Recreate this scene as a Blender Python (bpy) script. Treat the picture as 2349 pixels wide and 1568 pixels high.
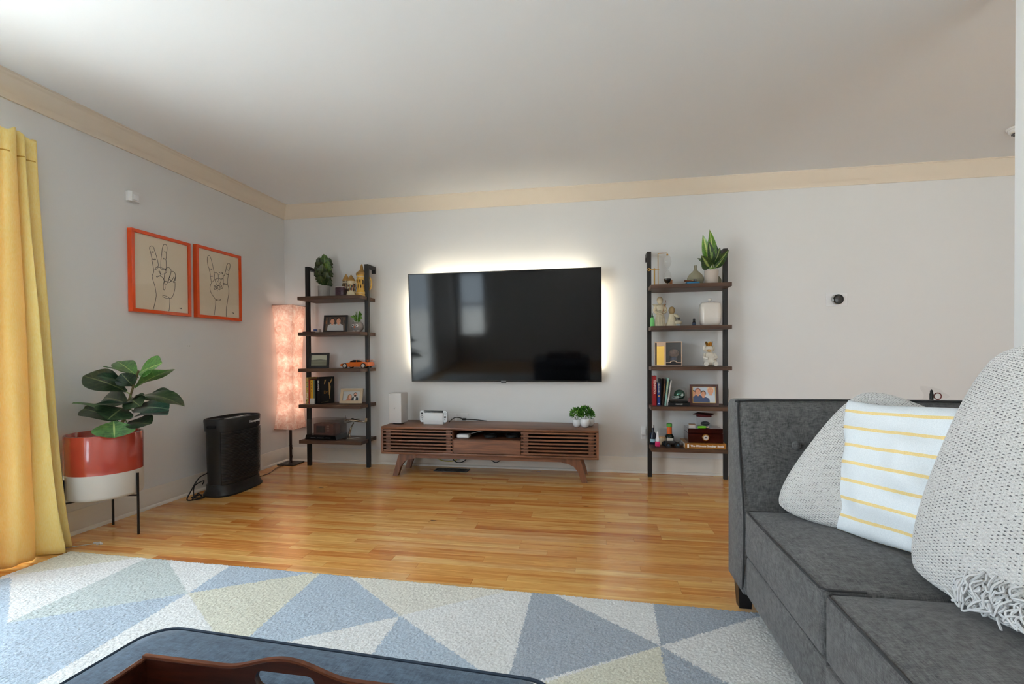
import bpy, bmesh, math, random
from mathutils import Matrix, Vector
import numpy as np
random.seed(7)
PI = math.pi
sc = bpy.context.scene
for o in list(bpy.data.objects): bpy.data.objects.remove(o)
COL = sc.collection

# ------------------------------------------------------------------ camera
cam_d = bpy.data.cameras.new('camera'); cam = bpy.data.objects.new('camera', cam_d); COL.objects.link(cam)
cam_d.sensor_width = 36.0; cam_d.sensor_fit = 'HORIZONTAL'
cam_d.lens = 1097.07 * 36.0 / 2349.0
cam_d.shift_y = 42.06 / 2349.0
cam_d.clip_start = 0.02
rot = (Matrix.Rotation(math.radians(9.76765), 3, 'Z') @ Matrix.Rotation(math.radians(-0.6226), 3, 'X')
       @ Matrix.Rotation(math.radians(0.3978), 3, 'Y') @ Matrix.Rotation(PI / 2, 3, 'X'))
cam.matrix_world = Matrix.Translation((2.942, -4.186, 1.0056)) @ rot.to_4x4()
sc.camera = cam

# ------------------------------------------------------------------ sky and exposure
SKY = (0.76, 0.88, 1.0); SKY_STRENGTH = 8.0
w = bpy.data.worlds.new('sky'); sc.world = w; w.use_nodes = True
bg = w.node_tree.nodes['Background']
bg.inputs[0].default_value = (*SKY, 1); bg.inputs[1].default_value = SKY_STRENGTH
sc.view_settings.view_transform = 'Standard'; sc.view_settings.look = 'None'
sc.view_settings.gamma = 1.0; sc.view_settings.use_curve_mapping = False
sc.view_settings.exposure = 0.25
sc.cycles.max_bounces = 8; sc.cycles.caustics_reflective = False; sc.cycles.caustics_refractive = False
sc.cycles.use_adaptive_sampling = True; sc.cycles.adaptive_threshold = 0.03
# high sun from behind the television wall: it lights the ground outside and does not shine in
sd = bpy.data.lights.new('sun', 'SUN'); sd.energy = 42.0; sd.angle = math.radians(2); sd.color = (1.0, 0.97, 0.92)
sun = bpy.data.objects.new('sun', sd); COL.objects.link(sun); sun.location = (2, 4, 9)
sun.rotation_euler = Vector((-0.25, -0.55, -0.80)).to_track_quat('-Z', 'Y').to_euler()
LAMP_CEIL = 34.0        # unseen flush ceiling lamps, W; the rear one is added fill
LAMP_FLOOR = 0.45       # each bulb of the paper floor lamp, W
LED = 26.0              # strip behind the television, emission strength

# ------------------------------------------------------------------ helpers
def lin(c):
    c = c / 255.0
    return c / 12.92 if c <= 0.04045 else ((c + 0.055) / 1.055) ** 2.4
def C(r, g, b): return (lin(r), lin(g), lin(b))

_m = {}
class N:
    """tiny wrapper to write node trees"""
    def __init__(s, mat):
        s.t = mat.node_tree; s.n = s.t.nodes; s.l = s.t.links
    def new(s, ty, **kw):
        n = s.n.new(ty)
        for k, v in kw.items(): setattr(n, k, v)
        return n
    def put(s, sock, v):
        if hasattr(v, 'is_output') or isinstance(v, bpy.types.NodeSocket): s.l.new(v, sock)
        else:
            if isinstance(v, (tuple, list)) and len(v) == 3 and sock.type == 'RGBA': v = (*v, 1)
            sock.default_value = v
    def math(s, op, a, b=0.0, c=0.0):
        n = s.new('ShaderNodeMath', operation=op)
        s.put(n.inputs[0], a); s.put(n.inputs[1], b); s.put(n.inputs[2], c)
        return n.outputs[0]
    def mix(s, f, a, b, blend='MIX'):
        n = s.new('ShaderNodeMix', data_type='RGBA', blend_type=blend)
        s.put(n.inputs[0], f); s.put(n.inputs[6], a); s.put(n.inputs[7], b)
        return n.outputs[2]
    def ramp(s, f, stops):
        n = s.new('ShaderNodeValToRGB'); e = n.color_ramp.elements
        while len(e) < len(stops): e.new(0.5)
        for x, (p, c) in zip(e, stops):
            x.position = p; x.color = (*c, 1) if len(c) == 3 else c
        s.put(n.inputs[0], f); return n.outputs[0]
    def coord(s, kind='Object', scale=(1, 1, 1), rot=(0, 0, 0)):
        t = s.new('ShaderNodeTexCoord'); mp = s.new('ShaderNodeMapping')
        s.l.new(t.outputs[kind], mp.inputs[0]); mp.inputs['Scale'].default_value = scale; mp.inputs['Rotation'].default_value = rot
        return mp.outputs[0]
    def noise(s, vec, scale, detail=3.0, rough=0.55, dist=0.0):
        n = s.new('ShaderNodeTexNoise'); s.put(n.inputs['Vector'], vec)
        n.inputs['Scale'].default_value = scale; n.inputs['Detail'].default_value = detail
        n.inputs['Roughness'].default_value = rough; n.inputs['Distortion'].default_value = dist
        return n.outputs[0]
    def bump(s, h, strength=0.3, dist=0.01):
        n = s.new('ShaderNodeBump'); s.put(n.inputs['Height'], h)
        n.inputs['Strength'].default_value = strength; n.inputs['Distance'].default_value = dist
        return n.outputs[0]

def base(name):
    m = bpy.data.materials.new(name); m.use_nodes = True
    return m, N(m), m.node_tree.nodes['Principled BSDF']

def M(name, col, rough=0.5, metal=0.0, spec=0.5, var=0.0, vscale=20.0, bump=0.0, bscale=200.0, coat=0.0, trans=0.0, emit=0.0, ior=1.45, alpha=1.0, sheen=0.0):
    if name in _m: return _m[name]
    m, n, p = base(name)
    p.inputs['Base Color'].default_value = (*col, 1)
    p.inputs['Roughness'].default_value = rough; p.inputs['Metallic'].default_value = metal
    p.inputs['Specular IOR Level'].default_value = spec; p.inputs['Coat Weight'].default_value = coat
    p.inputs['Coat Roughness'].default_value = 0.08
    p.inputs['Transmission Weight'].default_value = trans; p.inputs['IOR'].default_value = ior
    p.inputs['Alpha'].default_value = alpha; p.inputs['Sheen Weight'].default_value = sheen
    if emit:
        p.inputs['Emission Color'].default_value = (*col, 1); p.inputs['Emission Strength'].default_value = emit
    if var or bump:
        v = n.coord()
        if var:
            f = n.noise(v, vscale, 4)
            d = tuple(max(0, c * (1 - var)) for c in col); l = tuple(min(1, c * (1 + var)) for c in col)
            n.l.new(n.ramp(f, [(0.3, d), (0.7, l)]), p.inputs['Base Color'])
        if bump:
            n.l.new(n.bump(n.noise(v, bscale, 3), bump, 0.003), p.inputs['Normal'])
    _m[name] = m
    return m

def wood(name, c1, c2, c3, axis='x', scale=1.0, rough=0.4, coat=0.0, stretch=14.0):
    if name in _m: return _m[name]
    m, n, p = base(name)
    s = {'x': (1, stretch, stretch), 'y': (stretch, 1, stretch), 'z': (stretch, stretch, 1)}[axis]
    v = n.coord('Object', tuple(k * scale for k in s))
    a = n.noise(v, 1.6, 5, 0.6, 1.2); b = n.noise(v, 9.0, 4, 0.65, 0.3)
    f = n.math('ADD', n.math('MULTIPLY', a, 0.7), n.math('MULTIPLY', b, 0.3))
    n.l.new(n.ramp(f, [(0.34, c1), (0.5, c2), (0.66, c3)]), p.inputs['Base Color'])
    p.inputs['Roughness'].default_value = rough; p.inputs['Coat Weight'].default_value = coat; p.inputs['Coat Roughness'].default_value = 0.1
    n.l.new(n.bump(b, 0.15, 0.001), p.inputs['Normal'])
    _m[name] = m
    return m

def linen(name, c1, c2, scale=1.0, rough=0.9):
    if name in _m: return _m[name]
    m, n, p = base(name)
    fs = []
    for st in ((260, 26, 26), (26, 260, 26), (26, 26, 260)):
        fs.append(n.noise(n.coord('Object', tuple(k * scale for k in st)), 1.0, 3, 0.7))
    big = n.noise(n.coord('Object'), 9 * scale, 3)
    f = n.math('ADD', n.math('ADD', fs[0], fs[1]), fs[2])
    f = n.math('ADD', n.math('MULTIPLY', f, 0.30), n.math('MULTIPLY', big, 0.10))
    n.l.new(n.ramp(f, [(0.40, c1), (0.60, c2)]), p.inputs['Base Color'])
    p.inputs['Roughness'].default_value = rough; p.inputs['Specular IOR Level'].default_value = 0.15
    p.inputs['Sheen Weight'].default_value = 0.15; p.inputs['Sheen Roughness'].default_value = 0.6
    n.l.new(n.bump(f, 0.5, 0.002), p.inputs['Normal'])
    _m[name] = m
    return m

def glass(name, tint=(1, 1, 1), rough=0.0, body=0.0, ior=1.45):
    """thin glass: see-through, with a mirror sheen by angle"""
    if name in _m: return _m[name]
    m, n, p = base(name); n.n.remove(p)
    out = n.n['Material Output']
    tr = n.new('ShaderNodeBsdfTransparent'); tr.inputs[0].default_value = (*tint, 1)
    gl = n.new('ShaderNodeBsdfGlossy'); gl.inputs['Roughness'].default_value = rough
    fr = n.new('ShaderNodeFresnel'); fr.inputs[0].default_value = ior
    ge = n.new('ShaderNodeNewGeometry'); fo = n.math('MULTIPLY', fr.outputs[0], n.math('SUBTRACT', 1.0, ge.outputs['Backfacing']))
    mx = n.new('ShaderNodeMixShader'); n.l.new(fo, mx.inputs[0]); n.l.new(tr.outputs[0], mx.inputs[1]); n.l.new(gl.outputs[0], mx.inputs[2])
    last = mx
    if body:
        df = n.new('ShaderNodeBsdfDiffuse'); df.inputs[0].default_value = (*tint, 1)
        m2 = n.new('ShaderNodeMixShader'); m2.inputs[0].default_value = body
        n.l.new(mx.outputs[0], m2.inputs[1]); n.l.new(df.outputs[0], m2.inputs[2]); last = m2
    n.l.new(last.outputs[0], out.inputs[0])
    _m[name] = m
    return m

class MB:
    def __init__(s): s.v = []; s.f = []; s.m = []; s.uv = {}
    def add(s, vs, fs, mi=0, uv=None):
        o = len(s.v); s.v += [tuple(p) for p in vs]
        for f in fs: s.f.append([i + o for i in f]); s.m.append(mi)
        if uv:
            for i, t in enumerate(uv): s.uv[o + i] = t
        return o
    def box(s, x0, x1, y0, y1, z0, z1, mi=0):
        v = [(x, y, z) for z in (z0, z1) for y in (y0, y1) for x in (x0, x1)]
        s.add(v, [(0, 2, 3, 1), (4, 5, 7, 6), (0, 1, 5, 4), (2, 6, 7, 3), (0, 4, 6, 2), (1, 3, 7, 5)], mi); return s
    def rbox(s, x0, x1, y0, y1, z0, z1, r, seg=2, mi=0):
        bm = bmesh.new(); bmesh.ops.create_cube(bm, size=1.0)
        for v in bm.verts:
            v.co = Vector(((x0 + x1) / 2 + v.co.x * (x1 - x0), (y0 + y1) / 2 + v.co.y * (y1 - y0), (z0 + z1) / 2 + v.co.z * (z1 - z0)))
        bmesh.ops.bevel(bm, geom=list(bm.edges), offset=r, segments=seg, profile=0.5, affect='EDGES')
        bm.verts.index_update(); s.bm(bm, mi); return s
    def bm(s, bm, mi=0):
        bm.verts.index_update()
        s.add([v.co[:] for v in bm.verts], [[v.index for v in f.verts] for f in bm.faces], mi); bm.free()
    def lathe(s, prof, n=24, c=(0, 0, 0), mi=0, sx=1.0, sy=1.0, cap=True):
        vs = []; fs = []
        for r, z in prof:
            for k in range(n):
                a = 2 * PI * k / n; vs.append((c[0] + r * sx * math.cos(a), c[1] + r * sy * math.sin(a), c[2] + z))
        for i in range(len(prof) - 1):
            for k in range(n):
                a = i * n + k; b = i * n + (k + 1) % n; fs.append((a, b, b + n, a + n))
        if cap:
            fs.append(list(range(n))[::-1]); fs.append([(len(prof) - 1) * n + k for k in range(n)])
        s.add(vs, fs, mi); return s
    def tube(s, pts, r, n=8, mi=0, closed=False, flat=None):
        pts = [Vector(p) for p in pts]; L = len(pts)
        rr = r if isinstance(r, (list, tuple)) else [r] * L
        vs = []; fs = []; prev = None
        for i, p in enumerate(pts):
            if closed: t = pts[(i + 1) % L] - pts[i - 1]
            else: t = pts[min(i + 1, L - 1)] - pts[max(i - 1, 0)]
            t.normalize() if t.length > 1e-9 else None
            if prev is None:
                ref = Vector((0, 0, 1)) if abs(t.z) < 0.9 else Vector((1, 0, 0))
                a = t.cross(ref).normalized()
            else:
                a = (prev - t * prev.dot(t)); a = a.normalized() if a.length > 1e-6 else prev
            prev = a; b = t.cross(a)
            for k in range(n):
                g = 2 * PI * k / n + PI / n; q = p + (a * math.cos(g) + b * math.sin(g)) * rr[i]; vs.append(q[:])
        m = L if closed else L - 1
        for i in range(m):
            j = (i + 1) % L
            for k in range(n): fs.append((i * n + k, i * n + (k + 1) % n, j * n + (k + 1) % n, j * n + k))
        if not closed: fs.append(list(range(n))[::-1]); fs.append([(L - 1) * n + k for k in range(n)])
        s.add(vs, fs, mi); return s
    def ball(s, c, rx, ry=None, rz=None, nu=16, nv=10, mi=0):
        ry = rx if ry is None else ry; rz = rx if rz is None else rz
        prof = [(max(1e-4, math.sin(PI * i / nv)), -math.cos(PI * i / nv)) for i in range(nv + 1)]
        vs = []; fs = []
        for r, z in prof:
            for k in range(nu):
                a = 2 * PI * k / nu; vs.append((c[0] + rx * r * math.cos(a), c[1] + ry * r * math.sin(a), c[2] + rz * z))
        for i in range(nv):
            for k in range(nu):
                a = i * nu + k; b = i * nu + (k + 1) % nu; fs.append((a, b, b + nu, a + nu))
        s.add(vs, fs, mi); return s
    def prism(s, poly, axis, a, b, mi=0):
        def P(u, v, w): return {'x': (w, u, v), 'y': (u, w, v), 'z': (u, v, w)}[axis]
        n = len(poly); vs = [P(u, v, a) for u, v in poly] + [P(u, v, b) for u, v in poly]
        fs = [list(range(n))[::-1], [n + k for k in range(n)]] + [(k, (k + 1) % n, n + (k + 1) % n, n + k) for k in range(n)]
        s.add(vs, fs, mi); return s
    def sheet(s, fn, nu, nv, mi=0, uvs=None):
        vs = [fn(i / nu, j / nv) for j in range(nv + 1) for i in range(nu + 1)]
        uv = [(i / nu, j / nv) for j in range(nv + 1) for i in range(nu + 1)]
        fs = [(j * (nu + 1) + i, j * (nu + 1) + i + 1, (j + 1) * (nu + 1) + i + 1, (j + 1) * (nu + 1) + i) for j in range(nv) for i in range(nu)]
        s.add(vs, fs, mi, uv); return s
    def xf(s, mat, start=0):
        for i in range(start, len(s.v)): s.v[i] = (mat @ Vector(s.v[i]))[:]
        return s
    def mesh(s, name, mats, smooth=35.0, fix=True):
        me = bpy.data.meshes.new(name); me.from_pydata(s.v, [], s.f)
        mats = mats if isinstance(mats, (list, tuple)) else [mats]
        for m in mats: me.materials.append(m)
        if len(mats) > 1: me.polygons.foreach_set('material_index', s.m)
        if s.uv:
            u = me.uv_layers.new(name='UVMap')
            for lp in me.loops: u.data[lp.index].uv = s.uv.get(lp.vertex_index, (0, 0))
        if fix:
            bm = bmesh.new(); bm.from_mesh(me); bmesh.ops.recalc_face_normals(bm, faces=bm.faces); bm.to_mesh(me); bm.free()
        if smooth:
            me.shade_smooth(); me.set_sharp_from_angle(angle=math.radians(smooth))
        me.update(); return me
    def build(s, name, mats, parent=None, smooth=35.0, fix=True, loc=None):
        o = bpy.data.objects.new(name, s.mesh(name, mats, smooth, fix)); COL.objects.link(o)
        if parent: o.parent = parent
        if loc: o.location = loc
        return o

def tag(o, label=None, cat=None, group=None, kind=None):
    if label: o['label'] = label
    if cat: o['category'] = cat
    if group: o['group'] = group
    if kind: o['kind'] = kind
    return o
def thing(name, label, cat, loc=(0, 0, 0), rz=0.0, group=None):
    o = bpy.data.objects.new(name, None); COL.objects.link(o); o.location = loc; o.rotation_euler = (0, 0, rz)
    o.empty_display_size = 0.05
    return tag(o, label, cat, group)
def text_mesh(txt, size, mat, name, parent, M4, ext=0.0004, align='CENTER', bold=0.0, sx=1.0):
    cu = bpy.data.curves.new('txt', 'FONT'); cu.body = txt; cu.size = size; cu.align_x = align; cu.align_y = 'CENTER'
    cu.extrude = ext; cu.offset = bold; cu.resolution_u = 3
    t = bpy.data.objects.new('txt', cu); COL.objects.link(t)
    bpy.context.view_layer.update()
    me = bpy.data.meshes.new_from_object(t.evaluated_get(bpy.context.evaluated_depsgraph_get()))
    bpy.data.objects.remove(t); me.name = name
    me.transform(M4 @ Matrix.Diagonal((sx, 1, 1, 1))); me.materials.clear(); me.materials.append(mat)
    o = bpy.data.objects.new(name, me); COL.objects.link(o); o.parent = parent
    return o
FRONT = Matrix.Rotation(PI / 2, 4, 'X')            # writing that faces -y
def T(x, y, z): return Matrix.Translation((x, y, z))
def R(a, ax): return Matrix.Rotation(a, 4, ax)
def spline(pts, n=8, closed=False):
    P = [Vector(p) for p in pts]; L = len(P); out = []
    rng = range(L if closed else L - 1)
    for i in rng:
        if closed: a, b, c, d = P[i - 1], P[i], P[(i + 1) % L], P[(i + 2) % L]
        else: a, b, c, d = P[max(i - 1, 0)], P[i], P[i + 1], P[min(i + 2, L - 1)]
        for k in range(n):
            t = k / n
            out.append(tuple(0.5 * ((2 * b) + (c - a) * t + (2 * a - 5 * b + 4 * c - d) * t * t + (3 * b - a - 3 * c + d) * t ** 3)))
    if not closed: out.append(tuple(P[-1]))
    return out

# ------------------------------------------------------------------ room shell
H = 2.44; XR = 7.2; YB = -6.0; XP = 4.5; YP = -2.09
def paint(name, col, rough=0.6, b=0.05):
    m, n, p = base(name)
    v = n.coord('Object')
    f = n.noise(v, 1.3, 3)
    n.l.new(n.ramp(f, [(0.3, tuple(c * 0.985 for c in col)), (0.7, col)]), p.inputs['Base Color'])
    p.inputs['Roughness'].default_value = rough; p.inputs['Specular IOR Level'].default_value = 0.3
    n.l.new(n.bump(n.noise(v, 160, 3), b, 0.002), p.inputs['Normal'])
    return m
wall_m = paint('wall paint', (0.755, 0.752, 0.742))
ceil_m = paint('ceiling paint', (0.83, 0.855, 0.875), 0.7)
white_m = paint('white paint', (0.83, 0.83, 0.83), 0.5)
trim_m = M('cream trim enamel', (0.76, 0.675, 0.56), 0.35, spec=0.4)
base_m = M('cream baseboard enamel', (0.76, 0.70, 0.62), 0.35, spec=0.4)

def st(o, label): return tag(o, label, kind='structure')
m = MB(); m.box(-0.12, XR, 0, 0.12, -0.05, H + 0.05); st(m.build('wall_back', wall_m, smooth=0), 'light grey painted wall behind the television')
# left wall with the opening of the glazed door
DY0, DY1, DZ = -2.31, -4.6, 2.06
m = MB(); m.box(-0.12, 0, DY0, 0, -0.05, H + 0.05); m.box(-0.12, 0, DY1, DY0, DZ, H + 0.05); m.box(-0.12, 0, YB, DY1, -0.05, H + 0.05)
st(m.build('wall_left', wall_m, smooth=0), 'light grey painted wall with two framed drawings')
# rear wall with its window and an added unseen one
W = [(0.08, 0.66)]; WZ = (0.56, 1.92)
m = MB(); x = -0.12
for a, b in W:
    m.box(x, a, YB - 0.12, YB, -0.05, H + 0.05); m.box(a, b, YB - 0.12, YB, -0.05, WZ[0]); m.box(a, b, YB - 0.12, YB, WZ[1], H + 0.05); x = b
m.box(x, XP, YB - 0.12, YB, -0.05, H + 0.05)
RW = (5.2, 6.6)  # opening of an unseen window added for daylight in the adjoining room
m.box(XP, RW[0], YB - 0.12, YB, -0.05, H + 0.05); m.box(RW[0], RW[1], YB - 0.12, YB, -0.05, 0.4); m.box(RW[0], RW[1], YB - 0.12, YB, 2.1, H + 0.05); m.box(RW[1], XR, YB - 0.12, YB, -0.05, H + 0.05)
st(m.build('wall_rear', wall_m, smooth=0), 'grey painted wall with windows behind the viewer')
m = MB(); m.box(XR, XR + 0.12, YB - 0.12, 0.12, -0.05, H + 0.05); st(m.build('wall_right', wall_m, smooth=0), 'grey painted wall of the adjoining room')
m = MB(); m.box(XP, XP + 0.13, YB, YP, 0.0, H); st(m.build('wall_partition', white_m, smooth=0), 'white partition wall ending beside the sofa')
m = MB(); m.box(-0.12, XR + 0.12, YB - 0.12, 0.12, H, H + 0.1); st(m.build('ceiling', ceil_m, smooth=0), 'plain pale grey painted ceiling')

# crown moulding and baseboard: profiles (depth from wall, height)
CR = [(0, 2.325), (0.010, 2.325), (0.012, 2.337), (0.016, 2.341), (0.018, 2.350), (0.026, 2.356), (0.040, 2.372), (0.056, 2.394), (0.066, 2.412), (0.070, 2.420), (0.078, 2.424), (0.080, 2.432), (0.086, 2.434), (0.087, 2.4399), (0, 2.4399)]
BR = [(0, 0), (0.028, 0), (0.027, 0.010), (0.020, 0.018), (0.015, 0.020), (0.015, 0.098), (0.012, 0.102), (0.012, 0.110), (0.009, 0.116), (0.009, 0.126), (0.006, 0.132), (0, 0.132)]
m = MB(); m.prism([(-d - 0.0005, z) for d, z in CR], 'x', 0.0005, XR); st(m.build('trim_1', trim_m, smooth=50), 'cream crown moulding along the television wall')
m = MB(); m.prism([(d + 0.0005, z) for d, z in CR], 'y', YB, -0.0005); st(m.build('trim_2', trim_m, smooth=50), 'cream crown moulding along the picture wall')
m = MB(); m.prism([(-d - 0.0005, z) for d, z in BR], 'x', 0.0005, XR); st(m.build('baseboard_back', base_m, smooth=50), 'cream baseboard along the television wall')
m = MB(); m.prism([(d + 0.0005, z) for d, z in BR], 'y', DY0 + 0.005, -0.0005); st(m.build('baseboard_left', base_m, smooth=50), 'cream baseboard along the picture wall')

# windows: frames, glass panes
pane_m = glass('window glass', (0.96, 0.98, 0.98))
frame_m = M('white window frame', (0.8, 0.8, 0.8), 0.4)
def portal(name, loc, rotm, sx, sy, parent):
    l = bpy.data.lights.new(name, 'AREA'); l.shape = 'RECTANGLE'; l.size = sx; l.size_y = sy; l.cycles.is_portal = True
    o = bpy.data.objects.new(name, l); COL.objects.link(o); o.matrix_world = T(*loc) @ rotm; o.parent = parent
def window(name, label, axis, a, b, z0, z1, pos, cols, rows, inward):
    """axis: direction the opening runs along; pos: wall plane"""
    f = MB(); q = 0.045
    def bar(a0, a1, zz0, zz1, d0=-0.09, d1=-0.03):
        if axis == 'y': f.box(pos + d0, pos + d1, a0, a1, zz0, zz1)
        else: f.box(a0, a1, pos + d0, pos + d1, zz0, zz1)
    bar(a, a + q, z0, z1); bar(b - q, b, z0, z1); bar(a + q, b - q, z0, z0 + q); bar(a + q, b - q, z1 - q, z1)
    for k in range(1, cols): c = a + (b - a) * k / cols; bar(c - 0.02, c + 0.02, z0 + q, z1 - q)
    for k in range(1, rows): c = z0 + (z1 - z0) * k / rows; bar(a + q, b - q, c - 0.02, c + 0.02)
    o = f.build(name, frame_m, smooth=0); st(o, label)
    for i in range(cols):
        for j in range(rows):
            g = MB(); a0 = a + (b - a) * i / cols; a1 = a + (b - a) * (i + 1) / cols; c0 = z0 + (z1 - z0) * j / rows; c1 = z0 + (z1 - z0) * (j + 1) / rows
            if axis == 'y': g.box(pos - 0.063, pos - 0.059, a0 + 0.02, a1 - 0.02, c0 + 0.02, c1 - 0.02)
            else: g.box(a0 + 0.02, a1 - 0.02, pos - 0.063, pos - 0.059, c0 + 0.02, c1 - 0.02)
            g.build('pane', pane_m, o, smooth=0)
    mid = (a + b) / 2; zm = (z0 + z1) / 2
    if axis == 'y': portal('window_portal', (pos - 0.11, mid, zm), R(-PI / 2, 'Y'), z1 - z0, b - a, o)
    else: portal('window_portal', (mid, pos - 0.11, zm), R(PI / 2, 'X') , b - a, z1 - z0, o)
    return o
window('window_1', 'white framed glazed garden door beside the yellow curtain', 'y', DY1, DY0, 0.0, DZ, 0.0, 2, 1, 1)
window('window_2', 'white sash window in the rear wall', 'x', W[0][0], W[0][1], WZ[0], WZ[1], YB, 1, 2, 1)
window('added_window', 'white window of the adjoining room', 'x', RW[0], RW[1], 0.4, 2.1, YB, 2, 1, 1)
m = MB(); m.box(-30, 30, -36, 24, -0.35, -0.25); st(m.build('ground', M('pale patio', (0.62, 0.62, 0.60), 0.9, var=0.1, vscale=3), smooth=0), 'pale patio outside the windows')  # unseen ground made pale to bounce sunlight up to the ceiling

# floor: oak strips running along the television wall
def oak():
    m, n, p = base('honey oak strip')
    geo = n.new('ShaderNodeNewGeometry'); oi = n.new('ShaderNodeObjectInfo')
    rnd = n.math('FRACT', n.math('ADD', oi.outputs['Random'], n.math('MULTIPLY', geo.outputs['Random Per Island'], 7.31)))
    comb = n.new('ShaderNodeCombineXYZ'); n.l.new(n.math('MULTIPLY', rnd, 37.0), comb.inputs[0]); n.l.new(n.math('MULTIPLY', rnd, 91.0), comb.inputs[1]); n.l.new(n.math('MULTIPLY', rnd, 53.0), comb.inputs[2])
    ad = n.new('ShaderNodeVectorMath', operation='ADD'); n.l.new(geo.outputs['Position'], ad.inputs[0]); n.l.new(comb.outputs[0], ad.inputs[1])
    def mp(s):
        q = n.new('ShaderNodeMapping'); n.l.new(ad.outputs[0], q.inputs[0]); q.inputs['Scale'].default_value = s; return q.outputs[0]
    grain = n.noise(mp((1.2, 26, 1)), 1.0, 5, 0.62, 0.8)
    cath = n.noise(mp((1.1, 9, 1)), 1.0, 2, 0.5, 2.5)
    rings = n.math('FRACT', n.math('MULTIPLY', cath, 9.0))
    rings = n.math('POWER', rings, 3.0)
    knot = n.noise(mp((7, 18, 1)), 1.0, 1, 0.4)
    tone = n.ramp(rnd, [(0.0, C(212, 138, 64)), (0.25, C(232, 174, 96)), (0.5, C(238, 190, 112)), (0.75, C(222, 154, 76)), (1.0, C(246, 210, 142))])
    dark = n.mix(1.0, tone, C(214, 178, 140), 'MULTIPLY')
    c = n.mix(n.ramp(grain, [(0.42, (0, 0, 0)), (0.68, (1, 1, 1))]), tone, dark)
    c = n.mix(n.math('MULTIPLY', rings, 0.35), c, dark)
    c = n.mix(n.ramp(knot, [(0.77, (0, 0, 0)), (0.84, (1, 1, 1))]), c, C(96, 48, 18))
    n.l.new(c, p.inputs['Base Color'])
    rg = n.math('ADD', n.math('MULTIPLY', grain, 0.10), 0.20); n.l.new(rg, p.inputs['Roughness'])
    p.inputs['Coat Weight'].default_value = 0.35; p.inputs['Coat Roughness'].default_value = 0.14
    p.inputs['Specular IOR Level'].default_value = 0.5
    n.l.new(n.bump(grain, 0.06, 0.001), p.inputs['Normal'])
    return m
oak_m = oak()
m = MB(); m.box(-0.12, XR + 0.12, YB - 0.12, 0.12, -0.08, -0.0045)
floor = st(m.build('floor', M('dark floor joint', C(62, 36, 18), 0.8), smooth=0), 'honey oak strip flooring')
PW = 0.0600
def strip_verts(x0, x1, y0, y1, g=0.0003, c=0.0004, d=0.0045):
    a0, a1, b0, b1 = x0 + g, x1 - g, y0 + g, y1 - g
    return ([(a0, b0, -d), (a1, b0, -d), (a1, b1, -d), (a0, b1, -d), (a0, b0, -c), (a1, b0, -c), (a1, b1, -c), (a0, b1, -c), (a0 + c, b0 + c, 0), (a1 - c, b0 + c, 0), (a1 - c, b1 - c, 0), (a0 + c, b1 - c, 0)],
            [(8, 9, 10, 11), (0, 1, 5, 4), (1, 2, 6, 5), (2, 3, 7, 6), (3, 0, 4, 7), (4, 5, 9, 8), (5, 6, 10, 9), (6, 7, 11, 10), (7, 4, 8, 11)])
rf = random.Random(11); shared = {}; rest = MB(); nplank = 0; row = 0; y = -0.0005
while y > YB:
    y0 = y - PW; x = 0.0; first = True
    while x < XR:
        L = rf.choice([0.3, 0.45, 0.6, 0.75, 0.9, 1.05, 1.2])
        if first: L = rf.choice([0.15, 0.3, 0.45, 0.6, 0.75, 0.9]); first = False
        L = min(L, XR - x)
        if XR - x - L < 0.1: L = XR - x
        if y0 > -2.36 and x < 3.6 and nplank < 300:
            k = round(L, 3)
            if k not in shared:
                b = MB(); b.add(*strip_verts(0, L, 0, PW)); shared[k] = b.mesh('plank', oak_m, smooth=0, fix=False)
            o = bpy.data.objects.new('plank', shared[k]); COL.objects.link(o); o.location = (x, y0, 0); o.parent = floor; nplank += 1
        else:
            rest.add(*strip_verts(x, x + L, y0, y))
        x += L
    y = y0; row += 1
tag(rest.build('plank_field', oak_m, floor, smooth=0, fix=False), kind='stuff')

# ------------------------------------------------------------------ unseen ceiling lamps: one added as fill behind the viewer, one in the next room
opal_m = None
def flush_lamp(label, x, y, power, col=(1.0, 0.96, 0.90)):
    t = thing('unseen_ceiling_lamp', label, 'lamp', (x, y, H - 0.0005))
    MB().lathe([(0.17, -0.03), (0.17, 0)], 32).build('lamp_plate', M('brushed lamp plate', (0.6, 0.58, 0.55), 0.35, 0.8), t)
    m, n, p = base('lit opal shade'); 
    p.inputs['Base Color'].default_value = (0.9, 0.88, 0.85, 1); p.inputs['Emission Color'].default_value = (*col, 1); p.inputs['Emission Strength'].default_value = power
    MB().lathe([(0.02, -0.105), (0.08, -0.10), (0.13, -0.08), (0.155, -0.05), (0.16, -0.031)], 32).build('lamp_shade', m, t)
    return t
flush_lamp('round opal ceiling lamp behind the viewer', 2.6, -5.2, LAMP_CEIL)
flush_lamp('round opal ceiling lamp in the adjoining room', 5.9, -2.8, LAMP_CEIL)

# smoke detector by the partition
t = thing('smoke_detector', 'white round smoke detector on the ceiling beside the partition edge', 'smoke detector', (5.64, -0.60, H - 0.0005))
MB().lathe([(0.065, -0.012), (0.07, 0)], 32).build('base_plate', M('detector plastic', (0.8, 0.8, 0.79), 0.5), t)
MB().lathe([(0.03, -0.036), (0.05, -0.033), (0.058, -0.022), (0.060, -0.0121)], 32).build('cover', M('detector plastic', (0.8, 0.8, 0.79), 0.5), t)
b = MB()
for k in range(14):
    a = 2 * PI * k / 14; b.box(0.030, 0.044, -0.004, 0.004, -0.0395, -0.030); b.xf(R(a, 'Z'), len(b.v) - 8)
b.build('vent_slots', M('detector slot', (0.12, 0.12, 0.12), 0.6), t)

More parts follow.
